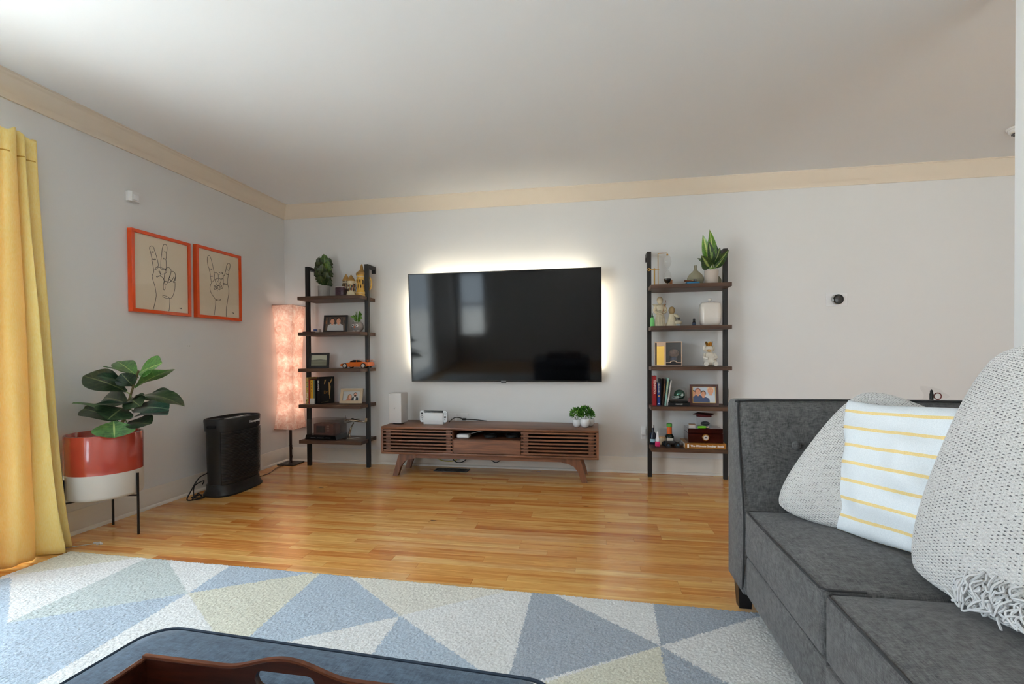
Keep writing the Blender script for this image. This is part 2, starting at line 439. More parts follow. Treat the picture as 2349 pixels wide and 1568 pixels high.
# ------------------------------------------------------------------ television with light strip
tvb = M('television black plastic', (0.008, 0.008, 0.009), 0.35)
t = thing('television', 'large flat black wall television with glowing light strip behind', 'television', (2.157, -0.0005, 0.773))
TILT = math.atan2(0.07, 0.957); TW = 0.847; TH = 0.962
tm = T(0, -0.062, 0) @ R(TILT, 'X')
b = MB(); b.rbox(-TW, TW, -0.004, 0.030, 0, TH, 0.003, 2)
b.xf(tm); b.build('body', tvb, t)
scr, n, p = base('television screen'); p.inputs['Base Color'].default_value = (0.003, 0.003, 0.0035, 1); p.inputs['Roughness'].default_value = 0.07; p.inputs['Specular IOR Level'].default_value = 0.26
b = MB(); b.box(-TW + 0.008, TW - 0.008, -0.0052, -0.0042, 0.012, TH - 0.008); b.xf(tm); b.build('screen', scr, t, smooth=0)
b = MB()
for x0, x1, z0, z1 in ((-TW, TW, 0, 0.011), (-TW, TW, TH - 0.007, TH), (-TW, -TW + 0.007, 0.011, TH - 0.007), (TW - 0.007, TW, 0.011, TH - 0.007)): b.box(x0, x1, -0.007, -0.0041, z0, z1)
b.xf(tm); b.build('bezel', M('television bezel', (0.02, 0.018, 0.015), 0.3, 0.3), t, smooth=0)
b = MB(); b.box(-0.022, 0.022, -0.008, 0.01, -0.008, 0.0); b.xf(tm); b.build('sensor', tvb, t, smooth=0)
text_mesh('SAMSUNG', 0.010, M('logo silver', (0.6, 0.6, 0.62), 0.3, 0.8), 'logo', t, tm @ T(0, -0.0075, 0.0055) @ FRONT, 0.0002)
b = MB(); b.box(-0.25, 0.25, -0.046, -0.0005, 0.3, 0.62); b.build('wall_mount', M('mount steel', (0.03, 0.03, 0.03), 0.5, 0.6), t, smooth=0)
led, n, p = base('lit light strip'); p.inputs['Base Color'].default_value = (1, 0.9, 0.75, 1); p.inputs['Emission Color'].default_value = (1.0, 0.88, 0.66, 1); p.inputs['Emission Strength'].default_value = LED
for x0, x1, z0, z1 in ((-TW + 0.10, TW - 0.10, TH - 0.026, TH - 0.014), (-TW + 0.014, -TW + 0.026, 0.12, TH - 0.12), (TW - 0.026, TW - 0.014, 0.12, TH - 0.12)):
    b = MB(); b.box(x0, x1, 0.0305, 0.040, z0, z1); b.xf(tm); b.build('light_strip', led, t, smooth=0)

# ------------------------------------------------------------------ walnut media console
wal = wood('walnut veneer', C(84, 52, 34), C(122, 78, 52), C(152, 102, 70), 'x', 1.0, 0.42, 0.05)
wal_z = wood('walnut veneer upright', C(84, 52, 34), C(122, 78, 52), C(148, 98, 68), 'z', 1.0, 0.42)
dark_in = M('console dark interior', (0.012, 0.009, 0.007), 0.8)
SX0, SX1, SYF, SYB, SZ0, SZ1 = 1.181, 2.972, -0.44, -0.035, 0.190, 0.420
cx = (SX0 + SX1) / 2; hw = (SX1 - SX0) / 2
t = thing('media_console', 'low walnut media console with slatted sliding doors on splayed legs', 'tv stand', (cx, -0.237, 0))
yf = SYF + 0.237; yb = SYB + 0.237
b = MB(); b.rbox(-hw, hw, yf, yb, SZ1 - 0.022, SZ1, 0.006, 2); b.build('top_panel', wal, t)
b = MB(); b.rbox(-hw, hw, yf, yb, SZ0, SZ0 + 0.018, 0.004, 2); b.build('bottom_panel', wal, t)
for s in (-1, 1):
    b = MB(); b.box(s * hw - (0.018 if s > 0 else 0), s * hw + (0.018 if s < 0 else 0), yf + 0.001, yb, SZ0 + 0.018, SZ1 - 0.022); b.build('side_panel', wal_z, t, smooth=0)
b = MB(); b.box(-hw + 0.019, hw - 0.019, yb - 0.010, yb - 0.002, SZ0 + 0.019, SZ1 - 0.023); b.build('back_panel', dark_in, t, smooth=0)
d0, d1 = 1.801 - cx, 2.362 - cx      # bounds of the open middle bay
for x in (d0 - 0.012, d1 + 0.002):
    b = MB(); b.box(x, x + 0.010, yf + 0.03, yb - 0.011, SZ0 + 0.019, SZ1 - 0.023); b.build('divider', wal_z, t, smooth=0)
b = MB(); b.box(d0, d1, yf + 0.03, yb - 0.011, SZ0 + 0.122, SZ0 + 0.132); b.build('shelf', wal, t, smooth=0)
b = MB(); b.rbox(d0 + 0.002, d1 - 0.002, yf + 0.014, yf + 0.030, SZ0 + 0.020, SZ0 + 0.130, 0.002, 1); b.build('drawer_front', wal, t)
slat_mesh = {}
for side, (x0, x1) in enumerate(((-hw + 0.020, d0 - 0.001), (d1 + 0.001, hw - 0.020))):
    zt = SZ1 - 0.024; zb = SZ0 + 0.020
    fr = bpy.data.objects.new('door', None); COL.objects.link(fr); fr.parent = t
    for xs in (x0 + 0.018, x1 - 0.058):
        b = MB(); b.box(xs, xs + 0.04, yf + 0.016, yf + 0.026, zb, zt); b.build('stile', wal_z, fr, smooth=0)
    for k in range(7):
        z = zb + 0.003 + k * (zt - zb - 0.006 - 0.014) / 6
        b = MB(); b.rbox(x0, x1, yf + 0.002, yf + 0.0155, z, z + 0.014, 0.002, 1)
        o = b.build('slat', wal, fr)
# apron and legs
b = MB()
ap = [(-0.86 + 0.13 * 0, 0)]
b.prism([(-0.612, SZ0 - 0.002), (0.612, SZ0 - 0.002), (0.612, SZ0 - 0.036), (-0.612, SZ0 - 0.036)], 'y', yf + 0.045, yf + 0.065); b.build('apron', wal, t, smooth=0)
def leg(xs, s, y0, y1):
    # s: outward direction; foot kicked outwards, curved inside edge
    pr = [(xs + s * 0.0, SZ0 - 0.001), (xs + s * 0.015, SZ0 - 0.03), (xs + s * 0.062, 0.0), (xs + s * 0.018, 0.0)]
    inn = [(xs - s * 0.012, 0.085), (xs - s * 0.045, 0.125), (xs - s * 0.09, 0.145), (xs - s * 0.14, 0.153), (xs - s * 0.14, SZ0 - 0.001)]
    b = MB(); b.prism(pr + inn, 'y', y0, y1); return b
for xs, s in ((1.329 - cx, -1), (2.822 - cx, 1)):
    leg(xs, s, yf + 0.035, yf + 0.075).build('leg', wal_z, t, smooth=30)
    leg(xs, s, yb - 0.10, yb - 0.06).build('leg', wal_z, t, smooth=30)

# ------------------------------------------------------------------ two ladder shelves on the wall
shelf_w = wood('dark walnut shelf', C(60, 41, 29), C(84, 58, 42), C(108, 76, 54), 'x', 1.0, 0.5)
blk = M('black powder coat', (0.012, 0.010, 0.009), 0.45)
LZ = [1.540, 1.222, 0.897, 0.576, 0.258]; RZ = [1.551, 1.226, 0.907, 0.594, 0.268]
def ladder(label, x0, x1, zs, top, yp):
    t = thing('ladder_shelf', label, 'shelf', ((x0 + x1) / 2, -0.15, 0), group='wall ladder shelves'); h = (x1 - x0) / 2
    for z in zs:
        b = MB(); b.rbox(-h, h, -0.150, 0.1485, z - 0.030, z, 0.0015, 1); b.build('shelf_board', shelf_w, t)
    for s in (-1, 1):
        a = s * (h - 0.006); w2 = 0.0165
        b = MB(); b.box(a - w2, a + w2, yp - 0.001, yp + 0.029, 0, top); b.build('post', blk, t, smooth=0)
        b = MB(); b.box(a - w2, a + w2, yp + 0.029, 0.1485, top - 0.030, top); b.box(a - w2, a + w2, 0.130, 0.1485, top - 0.062, top - 0.030); b.build('wall_hook', blk, t, smooth=0)
    return t
ladder('brown and black ladder shelf between floor lamp and television', 0.333, 0.930, LZ, 1.832, -0.012)
ladder('brown and black ladder shelf between television and sofa', 3.381, 3.980, RZ, 1.842, 0.010)

# ------------------------------------------------------------------ paper floor lamp
def paper():
    m, n, p = base('crumpled rice paper'); n.n.remove(p)
    v = n.coord('Object')
    f = n.noise(v, 22, 6, 0.7, 0.7); g = n.noise(v, 60, 3, 0.6)
    f = n.math('ADD', n.math('MULTIPLY', f, 0.8), n.math('MULTIPLY', g, 0.2))
    col = n.ramp(f, [(0.36, (0.74, 0.44, 0.35)), (0.5, (0.90, 0.66, 0.56)), (0.62, (0.99, 0.88, 0.80))])
    tr = n.new('ShaderNodeBsdfTranslucent'); n.l.new(col, tr.inputs[0])
    df = n.new('ShaderNodeBsdfDiffuse'); n.l.new(col, df.inputs[0])
    bp = n.bump(f, 0.4, 0.004); n.l.new(bp, df.inputs['Normal'])
    mx = n.new('ShaderNodeMixShader'); mx.inputs[0].default_value = 0.42
    n.l.new(tr.outputs[0], mx.inputs[1]); n.l.new(df.outputs[0], mx.inputs[2]); n.l.new(mx.outputs[0], n.n['Material Output'].inputs[0])
    return m
LC = (0.130, -0.125)
t = thing('floor_lamp', 'tall floor lamp with lit pink rice paper shade in the corner', 'lamp', (*LC, 0))
b = MB(); b.rbox(-0.085, 0.085, -0.085, 0.085, 0, 0.010, 0.002, 1); b.build('base', M('lamp base bronze', (0.025, 0.018, 0.015), 0.35, 0.5), t)
b = MB(); b.lathe([(0.0125, 0.0101), (0.0125, 0.17), (0.015, 0.171), (0.015, 0.178), (0.0125, 0.179), (0.0125, 0.345)], 16); b.build('pole', M('lamp pole bronze', (0.045, 0.025, 0.02), 0.35, 0.5), t)
def half(z):    # half width of the waisted square shade
    s = (z - 0.336) / (1.48 - 0.336)
    return 0.098 - 0.024 * math.sin(PI * min(1, s ** 0.85)) + 0.004 * s
b = MB(); nz = 28; vs = []; fs = []; uv = []
for i in range(nz + 1):
    z = 0.336 + (1.48 - 0.336) * i / nz; h = half(z)
    for k in range(4):
        for q in range(6):
            f = q / 6.0; c0 = [(-h, -h), (h, -h), (h, h), (-h, h)][k]; c1 = [(h, -h), (h, h), (-h, h), (-h, -h)][k]
            vs.append((c0[0] + (c1[0] - c0[0]) * f, c0[1] + (c1[1] - c0[1]) * f, z))
for i in range(nz):
    for k in range(24): fs.append((i * 24 + k, i * 24 + (k + 1) % 24, (i + 1) * 24 + (k + 1) % 24, (i + 1) * 24 + k))
b.add(vs, fs); b.build('shade', paper(), t, smooth=50)
rim = M('shade rim wire', (0.30, 0.16, 0.11), 0.6)
for z in (0.336, 1.48):
    h = half(z); b = MB(); b.tube([(-h, -h, z), (h, -h, z), (h, h, z), (-h, h, z)], 0.003, 6, closed=True); b.build('shade_rim', rim, t)
bulb_m = M('lit bulb', (1.0, 0.72, 0.45), 0.4, emit=1.0)
b = MB(); b.tube([(0, 0, 0.345), (0, 0, 0.42)], 0.006, 6); b.build('socket_rod', rim, t)
for z in (0.52, 0.74, 0.96, 1.18, 1.36):
    l = bpy.data.lights.new('bulb', 'POINT'); l.energy = LAMP_FLOOR; l.color = (1.0, 0.82, 0.68); l.shadow_soft_size = 0.06
    o = bpy.data.objects.new('bulb', l); COL.objects.link(o); o.parent = t; o.location = (0, 0, z)
b = MB(); b.tube(spline([(0.02, -0.01, 0.17), (0.035, -0.02, 0.12), (0.03, -0.03, 0.05), (0.01, -0.05, 0.013), (0.0, -0.10, 0.006), (-0.02, -0.17, 0.004), (0.05, -0.40, 0.004), (0.0, -0.62, 0.004)], 8), 0.0025, 6); b.build('power_cord', M('brown cord', (0.05, 0.02, 0.015), 0.5), t)

# ------------------------------------------------------------------ air purifier
pur = M('charcoal purifier plastic', (0.013, 0.013, 0.0135), 0.42, bump=0.05, bscale=900)
t = thing('air_purifier', 'black upright air purifier with ribbed grille against the wall', 'air purifier', (0.224, -0.955, 0), math.radians(3)); t.scale = (1.04, 1.05, 1.0)
def oval(h, ly, lx, n=40, e=3.2):
    return [(math.copysign(abs(math.cos(a)) ** (2 / e), math.cos(a)) * lx, math.copysign(abs(math.sin(a)) ** (2 / e), math.sin(a)) * ly) for a in (2 * PI * k / n for k in range(n))]
def stack(b, secs, n=40, cap=True):
    vs = []; fs = []
    for z, ly, lx in secs: vs += [(x, y, z) for x, y in oval(0, ly, lx, n)]
    for i in range(len(secs) - 1):
        for k in range(n): fs.append((i * n + k, i * n + (k + 1) % n, (i + 1) * n + (k + 1) % n, (i + 1) * n + k))
    if cap: fs.append(list(range(n))[::-1]); fs.append([(len(secs) - 1) * n + k for k in range(n)])
    b.add(vs, fs)
b = MB(); stack(b, [(0, 0.222, 0.122), (0.012, 0.224, 0.124), (0.022, 0.218, 0.118), (0.045, 0.206, 0.108), (0.08, 0.202, 0.105)]); b.build('foot', pur, t)
b = MB(); stack(b, [(0.0801, 0.196, 0.099), (0.47, 0.203, 0.106)]); b.build('body', pur, t)
b = MB(); stack(b, [(0.4701, 0.210, 0.113), (0.548, 0.214, 0.117), (0.556, 0.210, 0.113), (0.556, 0.202, 0.105), (0.540, 0.200, 0.103)]); b.build('top_shell', pur, t)
b = MB(); b.box(0.02, 0.05, -0.12, 0.12, 0.541, 0.553); b.build('control_strip', M('purifier control strip', (0.32, 0.32, 0.33), 0.25, 0.3), t, smooth=0)
b = MB()
for k in range(9): b.box(-0.06, 0.0, -0.165 + k * 0.011, -0.159 + k * 0.011, 0.541, 0.551)
b.build('outlet_grille', pur, t, smooth=0)
b = MB(); b.rbox(-0.035, 0.03, -0.2115, -0.205, 0.492, 0.512, 0.006, 2); b.xf(T(0, -0.004, 0)); b.build('hand_grip', M('purifier recess', (0.002, 0.002, 0.002), 0.8), t)
# grille ribs follow the oval front, one object for each
rp = [p for p in oval(0, 0.205, 0.108, 160) if p[0] > 0.02 and p[1] > -0.196]
rp = sorted(rp, key=lambda q: math.atan2(q[1], q[0]))
rib = MB(); rib.tube([(x * 1.01, y * 1.01, 0) for x, y in rp], 0.0030, 4); rib_me = rib.mesh('rib', M('purifier rib', (0.035, 0.035, 0.037), 0.35), 0)
for k in range(34):
    o = bpy.data.objects.new('rib', rib_me); COL.objects.link(o); o.parent = t; o.location = (0, 0, 0.100 + k * 0.0108)
    s = 1 + 0.03 * (k / 33); o.scale = (s, s, 1)
b = MB(); b.tube([(0.058, -0.2015, 0.085), (0.059, -0.207, 0.47)], 0.0018, 4); b.build('panel_seam', M('purifier recess', (0.002, 0.002, 0.002), 0.8), t)
text_mesh('Honeywell', 0.026, M('logo white', (0.75, 0.75, 0.75), 0.5), 'logo', t, T(0.1168, 0.075, 0.512) @ R(PI / 2, 'Z') @ FRONT, 0.0006, bold=0.0006)
b = MB()
b.tube(spline([(-0.05, -0.19, 0.17), (-0.06, -0.26, 0.15), (-0.06, -0.33, 0.08), (-0.08, -0.34, 0.02), (-0.06, -0.28, 0.006), (-0.03, -0.25, 0.012), (-0.05, -0.31, 0.03), (-0.07, -0.29, 0.10), (-0.06, -0.22, 0.12), (-0.08, -0.205, 0.09)], 10), 0.0042, 6)
b.tube(spline([(-0.08, -0.22, 0.02), (-0.06, -0.26, 0.03), (-0.09, -0.29, 0.02), (-0.05, -0.245, 0.006), (-0.09, -0.23, 0.03), (-0.06, -0.27, 0.045), (-0.08, -0.3, 0.008)], 8), 0.0042, 6)
b.build('power_cord', M('black cord', (0.01, 0.01, 0.01), 0.5), t)

# ------------------------------------------------------------------ framed line drawings on the left wall
red_f = M('orange red lacquer frame', C(226, 76, 10), 0.28, spec=0.5, coat=0.4)
art_m = M('cream art paper', (0.86, 0.74, 0.58), 0.7)
ink = M('black ink line', (0.03, 0.022, 0.018), 0.6)
artglass = glass('picture glass', (0.985, 0.98, 0.97))
def picture(label, y0, y1, z0, z1, lines):
    w2 = (y1 - y0) / 2; h = z1 - z0
    t = thing('framed_drawing', label, 'picture', (0.0005, (y0 + y1) / 2, z0), PI / 2, 'framed hand drawings')
    fw = 0.022; d = 0.034
    for x0, x1, a, c in ((-w2, w2, 0, fw), (-w2, w2, h - fw, h), (-w2, -w2 + fw, fw, h - fw), (w2 - fw, w2, fw, h - fw)):
        b = MB(); b.rbox(x0, x1, -d, 0, a, c, 0.0012, 1); b.build('frame_bar', red_f, t)
    b = MB(); b.box(-w2 + fw, w2 - fw, -0.024, -0.002, fw, h - fw); b.build('paper', art_m, t, smooth=0)
    b = MB()
    for ln in lines:
        pts = spline([(x, -0.0242, z) for x, z in ln], 5)
        b.tube(pts, 0.0016, 5)
    b.build('ink_drawing', ink, t)
    b = MB(); b.box(-w2 + fw, w2 - fw, -0.029, -0.0275, fw, h - fw); b.build('glazing', artglass, t, smooth=0)
    return t
P1 = [[(-0.075, 0.023), (-0.061, 0.069), (-0.05, 0.125), (-0.059, 0.183), (-0.074, 0.227), (-0.078, 0.251), (-0.067, 0.276), (-0.068, 0.307), (-0.075, 0.34), (-0.078, 0.36), (-0.054, 0.362), (-0.051, 0.37), (-0.074, 0.364), (-0.081, 0.38), (-0.086, 0.407), (-0.068, 0.409), (-0.067, 0.416), (-0.086, 0.409), (-0.094, 0.424), (-0.093, 0.44), (-0.08, 0.45), (-0.066, 0.446), (-0.057, 0.423), (-0.044, 0.388), (-0.028, 0.328)], [(-0.028, 0.328), (-0.055, 0.304), (-0.057, 0.296), (-0.048, 0.299), (-0.031, 0.316), (-0.014, 0.321), (-0.01, 0.369), (0.0, 0.44), (0.008, 0.471), (0.021, 0.484), (0.036, 0.478), (0.038, 0.452), (0.032, 0.433), (0.017, 0.435), (0.03, 0.43), (0.033, 0.408), (0.028, 0.383), (0.009, 0.385), (0.01, 0.379), (0.027, 0.382), (0.031, 0.351), (0.027, 0.316), (-0.009, 0.317), (-0.011, 0.308), (0.017, 0.309), (0.025, 0.315)], [(0.027, 0.316), (0.032, 0.295), (0.012, 0.278), (-0.01, 0.273), (-0.027, 0.285), (-0.024, 0.292), (-0.015, 0.283), (-0.017, 0.263), (-0.044, 0.254), (-0.041, 0.247), (-0.022, 0.258), (0.002, 0.251), (0.011, 0.229), (0.005, 0.2), (0.005, 0.175), (0.012, 0.167), (0.019, 0.177), (0.016, 0.215), (0.011, 0.244), (0.019, 0.289), (0.028, 0.316), (0.049, 0.329), (0.068, 0.314), (0.061, 0.274), (0.045, 0.241), (0.035, 0.218), (0.025, 0.208), (0.017, 0.217), (0.022, 0.23), (0.033, 0.23)], [(0.067, 0.299), (0.084, 0.308), (0.099, 0.298), (0.104, 0.276), (0.098, 0.245)], [(0.061, 0.283), (0.045, 0.237), (0.05, 0.226), (0.063, 0.231), (0.065, 0.244), (0.056, 0.248), (0.046, 0.237)], [(0.063, 0.231), (0.076, 0.246), (0.094, 0.277)], [(0.104, 0.276), (0.096, 0.249), (0.101, 0.245), (0.083, 0.237), (0.09, 0.229), (0.098, 0.236), (0.099, 0.209), (0.095, 0.178), (0.081, 0.137), (0.068, 0.12), (0.053, 0.114), (0.019, 0.114), (0.0, 0.123), (0.004, 0.129), (0.029, 0.126), (0.053, 0.114), (0.054, 0.081), (0.047, 0.025)], [(0.131, 0.053), (0.14, 0.056), (0.144, 0.05), (0.15, 0.059), (0.149, 0.05)]]
P2 = [[(-0.0585, 0.029), (-0.0495, 0.082), (-0.0425, 0.147), (-0.0635, 0.17), (-0.0905, 0.204), (-0.0985, 0.236), (-0.0835, 0.272), (-0.0505, 0.304), (-0.0125, 0.323), (0.0155, 0.314), (0.0035, 0.285), (-0.0245, 0.259), (-0.0545, 0.253), (-0.0515, 0.261), (-0.0405, 0.255), (-0.0325, 0.241), (-0.0525, 0.226), (-0.0545, 0.238), (-0.0415, 0.242), (-0.0295, 0.233), (-0.0205, 0.218)], [(-0.0425, 0.147), (-0.0155, 0.159), (0.0085, 0.157), (-0.0095, 0.146), (-0.0425, 0.148)], [(-0.0845, 0.278), (-0.0885, 0.313), (-0.0905, 0.324), (-0.0715, 0.327), (-0.0745, 0.332), (-0.0905, 0.327), (-0.0955, 0.354), (-0.1015, 0.38), (-0.0795, 0.38), (-0.0765, 0.386), (-0.1025, 0.382), (-0.1175, 0.42), (-0.1195, 0.457), (-0.1065, 0.482), (-0.0885, 0.472), (-0.0725, 0.429), (-0.0605, 0.385), (-0.0515, 0.354)], [(-0.0585, 0.318), (-0.0565, 0.343), (-0.0525, 0.344), (-0.0515, 0.327), (-0.0485, 0.303), (-0.0245, 0.259), (-0.0165, 0.237), (-0.0025, 0.232), (0.0055, 0.24), (-0.0055, 0.262), (-0.0185, 0.26)], [(-0.0515, 0.355), (-0.0335, 0.362), (-0.0145, 0.352), (-0.0115, 0.321), (-0.0075, 0.296), (-0.0185, 0.294), (-0.0265, 0.31), (-0.0205, 0.32)], [(-0.0065, 0.356), (0.0045, 0.356), (0.0245, 0.37), (0.0355, 0.359), (0.0475, 0.35), (0.0655, 0.398), (0.0775, 0.44), (0.0955, 0.461), (0.1125, 0.453), (0.1095, 0.428), (0.0995, 0.404), (0.0825, 0.406), (0.0915, 0.401), (0.1015, 0.405), (0.0915, 0.368), (0.0725, 0.373), (0.0735, 0.366), (0.0905, 0.368), (0.0835, 0.323), (0.0805, 0.292), (0.0435, 0.291), (0.0455, 0.281), (0.0715, 0.284), (0.0805, 0.293), (0.0945, 0.254), (0.0945, 0.219), (0.0805, 0.156), (0.0685, 0.102), (0.0655, 0.059), (0.0645, 0.026)], [(-0.0065, 0.356), (-0.0005, 0.368), (0.0195, 0.377), (0.0335, 0.367), (0.0375, 0.333), (0.0155, 0.327), (0.0235, 0.32), (0.0375, 0.333), (0.0365, 0.277), (0.0285, 0.25), (0.0145, 0.248), (0.0035, 0.263), (0.0065, 0.274), (0.0205, 0.27), (0.0175, 0.252)], [(0.1265, 0.062), (0.1355, 0.065), (0.1415, 0.058), (0.1475, 0.066), (0.1455, 0.057)]]
picture('orange framed line drawing of a hand making a peace sign', -1.580, -1.124, 1.303, 1.838, P1)
picture('orange framed line drawing of a hand making rock horns', -1.072, -0.615, 1.305, 1.848, P2)

# small white motion sensor above the pictures
t = thing('motion_sensor', 'small white motion sensor box high on the picture wall', 'sensor', (0.0005, -1.548, 2.006), PI / 2)
wp = M('white device plastic', (0.78, 0.78, 0.78), 0.4)
b = MB(); b.prism([(-0.036, 0.0), (0.036, 0.0), (0.036, -0.020), (0.025, -0.036), (-0.025, -0.036), (-0.036, -0.020)], 'z', 0.004, 0.066); b.build('housing', wp, t, smooth=25)
b = MB(); b.rbox(-0.02, 0.02, -0.040, -0.030, 0.012, 0.046, 0.004, 2); b.build('lens', M('sensor lens', (0.7, 0.7, 0.71), 0.25), t)
# two filled screw holes on the left wall
for k, dy in enumerate((-0.012, 0.008)):
    o = MB().lathe([(0.004, 0), (0.003, 0.001)], 10).xf(R(PI / 2, 'Y')).build('wall_anchor', M('anchor grey', (0.35, 0.34, 0.33), 0.6), loc=(0.0002, -1.119 + dy, 1.09))
    tag(o, ('nearer' if k == 0 else 'farther') + ' of two tiny grey wall anchors under the drawings', 'wall anchor')

# thermostat
t = thing('thermostat', 'round black dial thermostat on white plate on the television wall', 'thermostat', (4.841, -0.0005, 1.428))
b = MB(); b.rbox(-0.077, 0.077, -0.006, 0, -0.053, 0.053, 0.002, 1); b.build('wall_plate', wp, t)
b = MB(); b.lathe([(0.041, 0.006), (0.041, 0.022), (0.040, 0.026), (0.037, 0.0275)], 40); b.xf(R(PI / 2, 'X')); b.build('ring', M('thermostat steel ring', (0.55, 0.55, 0.55), 0.22, 1.0), t)
b = MB(); b.lathe([(0.0385, 0.0276), (0.0385, 0.030), (0.036, 0.032)], 40); b.xf(R(PI / 2, 'X')); b.build('dial', M('thermostat black glass', (0.006, 0.006, 0.006), 0.1), t)
b = MB(); b.lathe([(0.028, 0.0321), (0.027, 0.0326)], 40); b.xf(R(PI / 2, 'X')); b.build('display', M('thermostat display', (0.03, 0.03, 0.03), 0.25), t)

# wall outlets behind the console
for k, (x, lab) in enumerate(((1.677, 'white wall outlet plate hidden half behind the game console dock'), (1.784, 'white wall outlet plate with black plug above the console'))):
    t = thing('wall_outlet', lab, 'outlet', (x, -0.0005, 0.395), group='outlets behind the media console')
    b = MB(); b.rbox(-0.036, 0.036, -0.006, 0, 0, 0.088, 0.002, 1); b.build('face_plate', wp, t)
    if k:
        b = MB(); b.rbox(-0.018, 0.018, -0.028, -0.0061, 0.028, 0.046, 0.003, 1); b.build('plug', blk, t)
    else:
        b = MB(); b.box(-0.018, 0.018, -0.0075, -0.0061, 0.02, 0.045); b.build('socket', M('outlet socket', (0.6, 0.6, 0.6), 0.4), t, smooth=0)

# floor vent under the console
t = thing('floor_vent', 'dark metal floor register under the media console', 'vent', (1.706, -0.155, 0.0))
b = MB(); b.box(-0.15, 0.15, -0.055, -0.045, 0, 0.005); b.box(-0.15, 0.15, 0.045, 0.055, 0, 0.005); b.box(-0.15, -0.138, -0.045, 0.045, 0, 0.005); b.box(0.138, 0.15, -0.045, 0.045, 0, 0.005); b.build('vent_frame', M('bronze vent', (0.035, 0.03, 0.027), 0.4, 0.6), t, smooth=0)
b = MB(); b.box(-0.138, 0.138, -0.045, 0.045, 0, 0.001); b.build('vent_well', blk, t, smooth=0)
vb = MB(); vb.box(-0.004, 0.004, -0.045, 0.045, 0.001, 0.004); vme = vb.mesh('louver', M('bronze vent', (0.035, 0.03, 0.027), 0.4, 0.6), 0)
for k in range(20):
    o = bpy.data.objects.new('louver', vme); COL.objects.link(o); o.parent = t; o.location = (-0.1295 + k * 0.01363, 0, 0)

# ------------------------------------------------------------------ curtain and rod
def curtain_mat():
    m, n, p = base('yellow curtain cloth'); n.n.remove(p)
    v = n.coord('Object', (300, 300, 60))
    col = n.ramp(n.noise(v, 1.0, 2), [(0.3, C(253, 228, 132)), (0.7, C(255, 238, 160))])
    tr = n.new('ShaderNodeBsdfTranslucent'); n.l.new(n.mix(1.0, col, C(255, 214, 140), 'MULTIPLY'), tr.inputs[0])
    pr = n.new('ShaderNodeBsdfPrincipled'); n.l.new(col, pr.inputs['Base Color']); pr.inputs['Roughness'].default_value = 0.45; pr.inputs['Specular IOR Level'].default_value = 0.4; pr.inputs['Sheen Weight'].default_value = 0.2
    mx = n.new('ShaderNodeMixShader'); mx.inputs[0].default_value = 0.22
    n.l.new(pr.outputs[0], mx.inputs[1]); n.l.new(tr.outputs[0], mx.inputs[2]); n.l.new(mx.outputs[0], n.n['Material Output'].inputs[0])
    return m
top_p = [(.030, -2.140), (.10, -2.152), (.075, -2.208), (.120, -2.218), (.070, -2.248), (.125, -2.258), (.125, -2.305), (.06, -2.335), (.13, -2.365), (.06, -2.41), (.13, -2.45), (.06, -2.50), (.13, -2.54), (.06, -2.60)]
bot_p = [(.110, -2.140), (.205, -2.098), (.115, -2.185), (.255, -2.168), (.10, -2.245), (.160, -2.215), (.205, -2.335), (.08, -2.42), (.20, -2.46), (.08, -2.54), (.20, -2.58), (.08, -2.64), (.20, -2.70), (.08, -2.76)]
ts = spline([(x, y, 0) for x, y in top_p], 8); bs = spline([(x, y, 0) for x, y in bot_p], 8); ns = len(ts) - 1
CT = thing('curtain', 'yellow floor length curtain panel hanging at the left edge', 'curtain', (0.09, -2.3, 0))
def cur(u, v):
    i = min(ns, int(round(u * ns))); z = 0.006 + (2.135 - 0.006) * v
    k = (1 - v) ** 1.35
    wob = 0.006 * math.sin(7 * v + i * 0.4) * (1 - v)
    x = ts[i][0] * (1 - k) + bs[i][0] * k + wob; y = ts[i][1] * (1 - k) + bs[i][1] * k + wob
    puddle = max(0, 0.10 - v) / 0.10
    x += 0.010 * puddle * math.sin(i * 0.9)
    return (x - 0.09, y + 2.3, z + (0.012 * math.sin(i * 0.5) if v > 0.999 else 0) + (0.004 * (1 + math.sin(i * 0.7)) if v < 0.001 else 0))
b = MB(); b.sheet(cur, ns, 60); o = b.build('curtain_cloth', curtain_mat(), CT, smooth=80, fix=False)
md = o.modifiers.new('thickness', 'SOLIDIFY'); md.thickness = 0.0025
b = MB(); b.sheet(lambda u, v: (lambda q: (q[0] + 0.0022, q[1] - 0.0022, q[2]))(cur(u, 0.944 + 0.003 * v)), ns, 1); b.build('header_seam', M('curtain seam thread', C(200, 150, 50), 0.7), CT, smooth=80, fix=False)
rod = thing('curtain_rod', 'black curtain rod end at the left edge above the curtain', 'curtain rod', (0.085, -2.285, 2.095))
b = MB(); b.tube([(0, 0, 0), (0, -2.6, 0)], 0.009, 12); b.build('rod', blk, rod)
b = MB(); b.ball((0, 0.006, 0), 0.016); b.build('finial', blk, rod)
for yy in (-0.35, -2.35):
    b = MB(); b.tube([(0, yy, 0), (-0.0845, yy, 0)], 0.006, 8); b.build('bracket', blk, rod)

